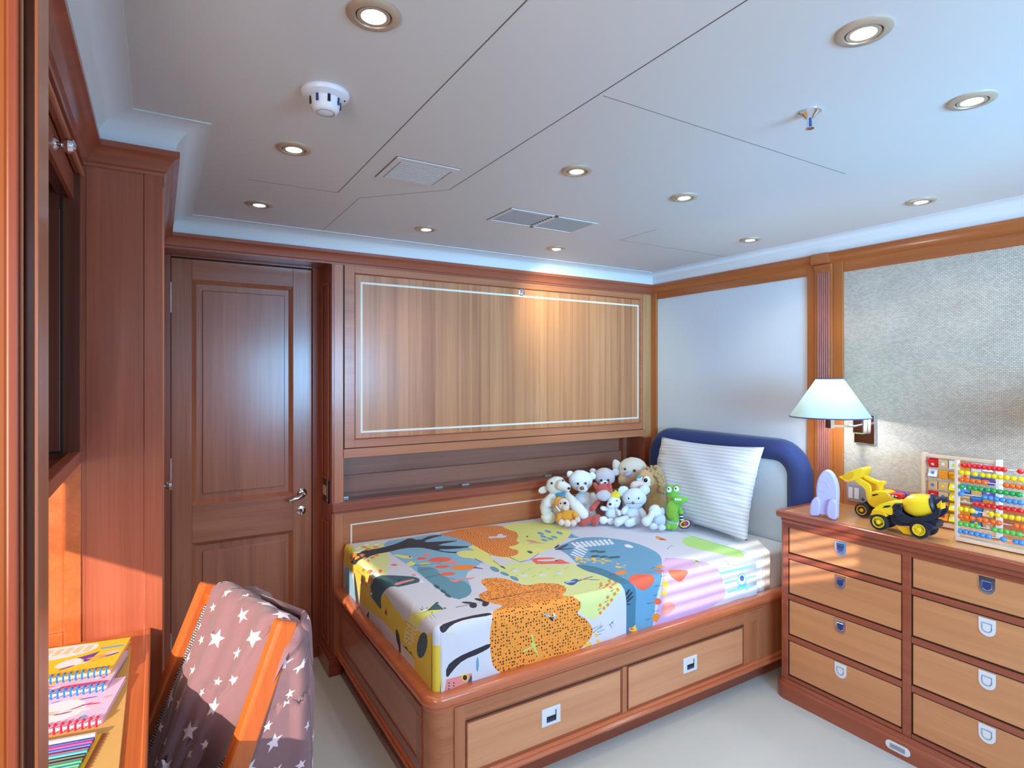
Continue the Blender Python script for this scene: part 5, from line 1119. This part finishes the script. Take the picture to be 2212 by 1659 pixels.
# rear abacus with turning picture tiles
AX2 = 2.615
tb = thing('tile_frame', 'wooden frame with turning picture tiles behind the bead abacus', 'toy frame', (AX2, .98, ZD))
yl, zt = fy(262, 118, AX2); yr2 = fy(1375, 230, AX2)[0]
for y in (yl, yr2): obj('upright', B((AX2-.016, AX2+.016, y-.006, y+.006, ZD, zt)), M_pine if y == yl else M_plastic, tb, bev=.0015)
obj('top_bar', B((AX2-.010, AX2+.010, yr2, yl, zt-.016, zt-.004)), M_pine, tb, bev=.002)
obj('bottom_bar', B((AX2-.012, AX2+.012, yr2, yl, ZD+.004, ZD+.022)), M_pine, tb, bev=.002)
TM = dict(r=BC['red'], y=BC['yellow'], o=plain('tile_orange', srgb(232, 150, 40), .4), w=M_plastic, t=plain('tile_wood', srgb(214, 176, 130), .5), b=M_blup, v=plain('tile_violet', srgb(110, 90, 200), .4))
grid = ['rtwoww', 'wootbv', 'ttybtv', 'rtytbo', 'toyobt', 'ooyobt']; mark = ['wwyrob', 'boyrwo', 'bywwyw', 'wbwwro', 'wywbwr', 'wrwwyw']
rows_y = [268, 425, 592, 740, 892, 1050]
hh = .0155; yw = (yl-yr2)/6.6
for i, yy in enumerate(rows_y):
    _, z = fy(350, yy, AX2); bm = rod(bmesh.new(), (AX2, yl, z), (AX2, yr2, z), .0016, 8); obj('rod', bm, M_plate, tb, smooth=True)
    for j in range(6):
        y = yl-.020-j*yw*.98-yw*.3; M = Matrix.Translation((AX2, y, z)) @ Matrix.Rotation(R(random.Random(i*7+j).choice((0, 0, 22, -25, 30))), 4, 'Y')
        bm = bmesh.new(); box(bm, -.010, .010, -yw*.43, yw*.43, -hh, hh, M); t = obj('picture_tile', bm, TM[grid[i][j]], tb, bev=.001)
        bm = bmesh.new(); prism(bm, smooth_poly([(-.006, -.006), (.007, -.005), (.004, .006), (-.005, .005)], 1), M @ Matrix.Translation((-.0102, 0, 0)) @ Matrix.Rotation(-pi/2, 4, 'Y'), .0006); obj('tile_picture', bm, TM[mark[i][j]], t)
# =================================================================== STUFFED TOYS on the bed
def plush(name, c, curl=0):
    m, t, b = nm(name); N, L = t.nodes, t.links; b.inputs['Base Color'].default_value = c; setp(b, Roughness=.95); b.inputs['Sheen Weight'].default_value = .35
    tc = N.new('ShaderNodeTexCoord'); n = N.new('ShaderNodeTexNoise'); n.inputs['Scale'].default_value = 330 if not curl else 95; n.inputs['Detail'].default_value = 3; n.inputs['Distortion'].default_value = 0 if not curl else 1.5; L.new(tc.outputs['Object'], n.inputs['Vector'])
    bp = N.new('ShaderNodeBump'); bp.inputs['Strength'].default_value = .5 if not curl else 1; bp.inputs['Distance'].default_value = .0015 if not curl else .008; L.new(n.outputs['Fac'], bp.inputs['Height']); L.new(bp.outputs[0], b.inputs['Normal'])
    mx = N.new('ShaderNodeMix'); mx.data_type = 'RGBA'; k = .86 if not curl else .55; mx.inputs[6].default_value = tuple(v*k for v in c[:3])+(1,); mx.inputs[7].default_value = c; L.new(n.outputs['Fac'], mx.inputs[0]); L.new(mx.outputs[2], b.inputs['Base Color']); return m
F_ = {k: plush('plush_'+k, srgb(*c), k in ('mane',)) for k, c in dict(cream=(238, 232, 218), white=(238, 241, 246), grey=(206, 196, 200), coral=(198, 84, 76), brown=(112, 52, 44), orange=(242, 164, 44), peach=(238, 208, 190), mouse=(222, 228, 240), beige=(214, 202, 186), tan=(206, 168, 128), mane=(214, 172, 112), lion=(204, 160, 110), pinkish=(238, 214, 210), silver=(200, 208, 222), green=(112, 184, 60), lime=(128, 170, 50), lav=(190, 194, 222), yellow=(232, 214, 50), navy=(34, 36, 58), purple=(84, 40, 120), red=(220, 50, 50), teal=(70, 160, 190)).items()}
M_eye = plain('black_bead_eye', srgb(12, 12, 16), .1); M_nose = plain('brown_nose', srgb(150, 84, 40), .25); M_lnose = plain('lavender_nose', srgb(160, 156, 190), .5)
cT = crop(1140, 960, 5.821)
from mathutils import noise as mn
def lumps(bm, c, amp, m):
    if not m.name.startswith('plush_'): return
    bm.normal_update()
    for v in bm.verts: v.co += v.normal*amp*(mn.noise(v.co*38+Vector((c, 0, 0)))+.5*mn.noise(v.co*90+Vector((c, 0, 0))))
class Toy:
    def __init__(s, name, label, base, back=0):
        (px, py), = cT([base]); O = on(px, py, 'Z', .585); O = on(px, py, 'Z', qz(O.x)+.002)
        d = O.x*S_+O.y*C_; k = (d+back)/d; s.d = d+back; O = Vector((O.x*k, O.y*k, O.z)); s.o = thing(name, label, 'stuffed toy', tuple(O), -YAW, 'stuffed toys at the head of the bed'); s.s0 = O.x*C_-O.y*S_; s.z0 = O.z
    def pt(s, x, y, off=0):
        (px, py), = cT([(x, y)]); d = s.d+off; return Vector(((px-CX)/F*d-s.s0, off, H-(py-HY)/F*d-s.z0))
    def k(s, r, off=0): return r/5.821/F*(s.d+off)
    def e(s, part, x, y, rx, ry, m, off=0, rd=None, ang=0, parent=None, bump=0):
        c = s.pt(x, y, off); rd = rd if rd is not None else min(rx, ry)*.9
        bm = ball(bmesh.new(), c, (s.k(rx, off), s.k(rd, off), s.k(ry, off)), Matrix.Rotation(R(-ang), 4, 'Y'), n=28, m=18)
        if bump:
            rg = random.Random(int(x)); 
            for v in bm.verts: v.co = c+(v.co-c)*(1+bump*(sin(v.co.x*260+v.co.z*90)*sin(v.co.z*240+v.co.y*130)+rg.uniform(-.3, .3)))
        lumps(bm, x, min(.0035, s.k(min(rx, ry))*.12), m)
        for v in bm.verts:
            if v.co.z < .0: v.co.z = .0
        return obj(part, bm, m, parent or s.o, world=False, smooth=True, angle=180)
    def t(s, part, pts, rs, m, parent=None):
        P = [s.pt(*p) for p in pts]; Rr = [s.k(r) for r in rs]
        d0 = (P[0]-P[1]).normalized(); d1 = (P[-1]-P[-2]).normalized()
        # subdivide and round the ends
        Q_ = []; QR_ = []
        for i in range(len(P)-1):
            for q in range(5): f_ = q/5; Q_.append(P[i].lerp(P[i+1], f_)); QR_.append(Rr[i]*(1-f_)+Rr[i+1]*f_)
        Q_.append(P[-1]); QR_.append(Rr[-1])
        for _ in range(2): Q_ = [Q_[0]]+[(Q_[i-1]+Q_[i]*2+Q_[i+1])/4 for i in range(1, len(Q_)-1)]+[Q_[-1]]
        caps0 = [(Q_[0]+d0*QR_[0]*sin(a), max(.0004, QR_[0]*cos(a))) for a in (1.5, 1.15, .8, .4)]; caps1 = [(Q_[-1]+d1*QR_[-1]*sin(a), max(.0004, QR_[-1]*cos(a))) for a in (.4, .8, 1.15, 1.5)]
        Q_ = [c for c, _ in caps0]+Q_+[c for c, _ in caps1]; QR_ = [r for _, r in caps0]+QR_+[r for _, r in caps1]
        bm = tube(bmesh.new(), Q_, QR_, 16); lumps(bm, pts[0][0], .0035, m)
        for v in bm.verts:
            if v.co.z < .0: v.co.z = .0
        return obj(part, bm, m, parent or s.o, world=False, smooth=True, angle=180)
    def eye(s, x, y, r, off, parent, m=None): return s.e('eye', x, y, r, r*1.1, m or M_eye, off, r*.7, parent=parent)
# large dog at the back
T = Toy('plush_dog', 'large beige shaggy plush dog at the very back of the pile', (1330, 985), .20)
T.e('body', 1340, 640, 190, 280, F_['beige'], 0, 120); h = T.e('head', 1320, 330, 190, 165, F_['beige'], -.02, 130, bump=.012)
T.e('ear', 1130, 285, 62, 100, F_['beige'], -.01, 30, 28, h, .02); T.e('ear', 1470, 360, 40, 90, F_['beige'], -.0, 26, -25, h)
T.e('muzzle', 1250, 430, 118, 88, F_['tan'], -.055, 70, 15, h); T.e('nose', 1262, 376, 52, 27, M_lnose, -.095, 22, 22, h); T.eye(1222, 310, 14, -.088, h); T.eye(1342, 330, 16, -.088, h)
# lion
T = Toy('plush_lion', 'brown curly-maned plush lion with big round eyes beside the pillow', (1560, 1000), .10)
T.e('body', 1600, 760, 130, 220, F_['mane'], .02, 110, bump=.05); m = T.e('mane', 1570, 500, 145, 235, F_['mane'], .02, 110, -12, bump=.06)
rg_ = random.Random(4); bmc = bmesh.new()
for i_ in range(150):
    aa = rg_.uniform(-2.2, 2.0); rr_ = rg_.uniform(.55, 1.0); xx, yy = 1575+145*rr_*sin(aa)*1.0, 520-250*rr_*cos(aa); ball(bmc, T.pt(xx, yy, .02-.062*math.sqrt(max(0, 1.05-rr_*rr_))), (T.k(rg_.uniform(16, 28)),)*3, n=8, m=6)
for v in bmc.verts: v.co.z = max(v.co.z, .0)
obj('mane_curls', bmc, F_['mane'], T.o, world=False, smooth=True, angle=180)
h = T.e('face', 1480, 440, 105, 125, F_['lion'], -.035, 70, 15); T.e('muzzle', 1415, 512, 132, 72, F_['pinkish'], -.075, 55, 10, h)
e1 = T.e('eye_white', 1497, 448, 44, 48, F_['white'], -.085, 22, parent=h); T.eye(1484, 450, 24, -.102, e1); e2 = T.e('eye_white', 1402, 425, 38, 30, F_['white'], -.085, 20, 10, parent=h); T.e('eyelid', 1398, 412, 36, 14, F_['teal'], -.093, 20, 10, parent=e2)
T.t('leg', [(1640, 820, -.04), (1650, 900, -.06)], [60, 55], F_['mane'])
# grey teddy at the back
T = Toy('plush_teddy', 'pale grey plush teddy with white muzzle behind the red monkey', (980, 960), .12)
T.e('body', 990, 700, 110, 190, F_['navy'], .0, 80); h = T.e('head', 968, 410, 128, 115, F_['grey'], -.02, 95); T.e('ear', 820, 342, 46, 40, F_['grey'], 0, 22, 0, h); T.e('ear', 1102, 350, 50, 46, F_['grey'], 0, 22, 0, h)
T.e('muzzle', 968, 488, 62, 36, F_['white'], -.062, 34, 0, h); T.e('nose', 975, 484, 18, 11, M_eye, -.085, 10, 0, h); T.eye(926, 453, 15, -.068, h); T.eye(1013, 452, 15, -.068, h)
# white bear
T = Toy('plush_bear', 'white plush bear with small brown nose, tallest of the front toys', (720, 955), .06)
T.e('body', 700, 760, 140, 170, F_['white'], .0, 95); h = T.e('head', 668, 455, 150, 132, F_['white'], -.02, 110); T.e('ear', 535, 378, 46, 46, F_['white'], .0, 26, 0, h); T.e('ear', 812, 395, 44, 48, F_['white'], .0, 26, 0, h)
T.e('muzzle', 690, 556, 66, 46, F_['white'], -.075, 40, 0, h); T.e('nose', 683, 550, 29, 25, M_nose, -.102, 18, 0, h); T.eye(632, 494, 15, -.083, h); T.eye(727, 490, 14, -.083, h)
T.t('arm', [(815, 650, -.02), (850, 760, -.03), (800, 860, -.04)], [48, 52, 46], F_['white']); T.t('leg', [(790, 900, -.02), (840, 895, -.06)], [52, 50], F_['white'])
# cream sheep
T = Toy('plush_sheep', 'cream long-limbed plush sheep at the left end of the pile', (330, 985))
T.e('body', 400, 800, 110, 150, F_['cream'], .02, 80); h = T.e('head', 360, 520, 128, 120, F_['cream'], -.0, 90); T.t('snout', [(420, 510, -.05), (490, 545, -.065)], [66, 52], F_['cream'], h); T.e('nose', 518, 553, 18, 16, M_eye, -.095, 12, 0, h)
T.e('ear', 195, 572, 64, 44, F_['cream'], .02, 20, 25, h); T.eye(300, 488, 15, -.062, h); T.eye(443, 453, 12, -.072, h)
T.t('arm', [(300, 670, -.01), (230, 760, -.03), (225, 840, -.03)], [58, 82, 66], F_['cream']); T.e('foot', 262, 920, 95, 76, F_['cream'], -.03, 62, -8); T.t('arm', [(500, 640, -.02), (590, 760, -.05), (690, 870, -.06)], [46, 72, 74], F_['cream']); T.e('collar', 420, 622, 75, 26, F_['teal'], -.02, 50)
# red-brown monkey
T = Toy('plush_monkey', 'red-brown plush monkey with grey muzzle and coral legs in the middle', (800, 1005), .035)
T.e('body', 935, 810, 88, 120, F_['brown'], .0, 60); h = T.e('head', 962, 580, 105, 88, F_['coral'], -.02, 70); T.e('muzzle', 955, 642, 92, 70, F_['grey'], -.055, 48, 0, h); T.t('ear', [(880, 560, -.01), (845, 500, -.01)], [30, 22], F_['coral'], h); T.t('ear', [(1030, 540, -.03), (1020, 485, -.035)], [28, 16], F_['coral'], h)
T.t('arm', [(880, 720, -.03), (830, 790, -.05), (810, 805, -.055)], [26, 36, 36], F_['coral']); T.t('leg', [(880, 905, -.05), (780, 950, -.08), (680, 985, -.09)], [26, 36, 40], F_['coral']); T.t('leg', [(890, 915, -.05), (850, 945, -.08), (840, 985, -.09)], [30, 46, 42], F_['coral'])
# small orange monkey
T = Toy('plush_orange_monkey', 'small orange plush monkey with pale face seated in front', (490, 1030), -.01)
T.e('body', 498, 905, 116, 88, F_['orange'], .0, 60); h = T.e('hood', 405, 745, 76, 84, F_['orange'], -.01, 50); fc = T.e('face', 450, 750, 72, 76, F_['peach'], -.03, 46, 10, h); T.e('muzzle', 480, 795, 48, 36, F_['peach'], -.05, 30, 0, h); T.eye(470, 738, 16, -.063, h); T.eye(414, 742, 9, -.06, h)
T.t('arm', [(590, 880, -.02), (625, 925, -.03)], [34, 28], F_['orange']); T.t('arm', [(400, 890, -.02), (385, 960, -.03)], [34, 28], F_['orange'])
for x, y, r in ((628, 945, 36), (420, 980, 40), (495, 990, 46), (575, 985, 42)): T.e('paw', x, y, r, r, F_['peach'], -.05, r*.8)
T.t('collar_tag', [(360, 785, -.04), (398, 832, -.05)], [11, 11], M_plastic)
# white puppy with yellow cap
T = Toy('plush_puppy', 'small white plush puppy wearing a yellow cap', (1020, 1000), .0)
T.e('body', 1060, 870, 92, 92, F_['white'], .0, 60); h = T.e('head', 1085, 725, 86, 78, F_['white'], -.02, 60); T.e('muzzle', 1048, 760, 56, 44, F_['white'], -.05, 36, 15, h); T.e('nose', 1037, 752, 18, 16, M_eye, -.078, 12, 0, h); T.eye(1122, 708, 9, -.062, h)
T.t('ear', [(1160, 700, -.01), (1165, 775, -.02)], [20, 28], F_['navy'], h); cp_ = T.e('cap', 1100, 640, 82, 48, F_['yellow'], -.01, 60, 12); T.e('cap_point', 1105, 598, 22, 24, F_['yellow'], -.01, 18, 10, cp_)
T.t('arm', [(1000, 815, -.02), (940, 800, -.03)], [26, 30], F_['white']); T.t('arm', [(1120, 830, -.02), (1150, 865, -.04)], [26, 34], F_['white']); T.e('foot', 950, 950, 58, 50, F_['white'], -.05, 44); T.e('foot', 1042, 965, 46, 42, F_['white'], -.05, 40)
# mouse
T = Toy('plush_mouse', 'blue-grey plush mouse with round ears and tiny orange nose', (1260, 1020), .01)
T.e('body', 1330, 880, 112, 110, F_['mouse'], .0, 70); h = T.e('head', 1342, 675, 145, 128, F_['mouse'], -.02, 85); T.e('ear', 1202, 588, 66, 66, F_['mouse'], .0, 22, 0, h); T.e('ear', 1468, 572, 66, 62, F_['mouse'], .0, 22, 0, h)
T.e('eye', 1268, 680, 9, 14, M_eye, -.076, 6, 15, h); T.e('eye', 1395, 678, 9, 14, M_eye, -.076, 6, -15, h); T.e('nose', 1325, 733, 20, 15, M_nose, -.083, 12, 0, h); T.t('mouth', [(1225, 738, -.072), (1325, 752, -.084), (1440, 738, -.070)], [1.8, 2.2, 1.8], M_eye, h)
T.t('arm', [(1240, 800, -.02), (1205, 850, -.03)], [34, 38], F_['mouse']); T.t('arm', [(1420, 830, -.02), (1455, 890, -.03)], [38, 40], F_['mouse']); T.t('leg', [(1240, 930, -.04), (1170, 960, -.07), (1130, 975, -.08)], [40, 48, 52], F_['mouse']); T.t('leg', [(1370, 950, -.04), (1310, 975, -.07), (1265, 990, -.08)], [46, 50, 50], F_['mouse'])
# little elephant
T = Toy('plush_elephant', 'tiny silver-grey plush elephant sitting beside the crocodile', (1640, 1075), .0)
T.e('body', 1650, 950, 84, 92, F_['silver'], .0, 60); h = T.e('head', 1600, 838, 80, 82, F_['mouse'], -.02, 60); T.t('trunk', [(1560, 870, -.05), (1530, 930, -.05), (1490, 965, -.05)], [36, 46, 62], F_['mouse'], h); T.e('ear', 1690, 845, 34, 50, F_['silver'], .01, 16, 0, h)
T.e('foot', 1580, 1032, 54, 44, F_['silver'], -.05, 40); T.e('foot', 1685, 1045, 52, 42, F_['silver'], -.05, 40)
# crocodile
T = Toy('plush_crocodile', 'green plush crocodile with purple ring rattle against the pillow', (1820, 1060), .0)
bd_ = T.t('body', [(1820, 600, 0), (1822, 760, 0), (1818, 930, 0)], [84, 90, 88], F_['green']); T.e('belly', 1806, 830, 66, 120, F_['lime'], -.035, 50, 3); T.e('base', 1822, 975, 88, 70, F_['lav'], -.005, 66)
sn = T.t('snout', [(1850, 690, -.03), (1930, 700, -.04), (1990, 690, -.04)], [52, 44, 32], F_['green'])
for i in range(4): T.e('tooth', 1858+i*22, 690+i*2, 11, 13, M_plastic, -.085+.004*i, 8, parent=sn)
for x, y in ((1778, 556), (1870, 552)):
    b2 = T.e('eye_bump', x+4, y, 50, 50, F_['green'], -.01, 36); w_ = T.e('eye_white', x-2, y+12, 34, 36, F_['white'], -.036, 20, parent=b2); T.eye(x-8, y+4, 11, -.056, w_)
T.e('cheek', 1762, 677, 18, 22, F_['red'], -.056, 12); T.t('arm', [(1900, 780, -.01), (1925, 850, -.03)], [28, 30], F_['green'])
for i in range(4): T.e('striped_band', 1930+i*3, 885+i*20, 25, 12, M_black if i % 2 == 0 else M_plastic, -.03, 20)
T.e('foot', 1765, 1030, 42, 42, F_['green'], -.045, 44); T.e('foot', 1830, 1035, 56, 40, F_['green'], -.05, 44)
rt = T.e('rattle', 1990, 1005, 92, 58, F_['purple'], -.01, 50, 14); T.e('rattle_ring', 1975, 1000, 66, 44, F_['yellow'], -.032, 24, 14, rt); T.e('rattle_centre', 1972, 998, 50, 33, F_['purple'], -.036, 26, 14, rt); T.e('rattle_jewel', 1972, 996, 24, 18, F_['red'], -.050, 12, 14, rt)
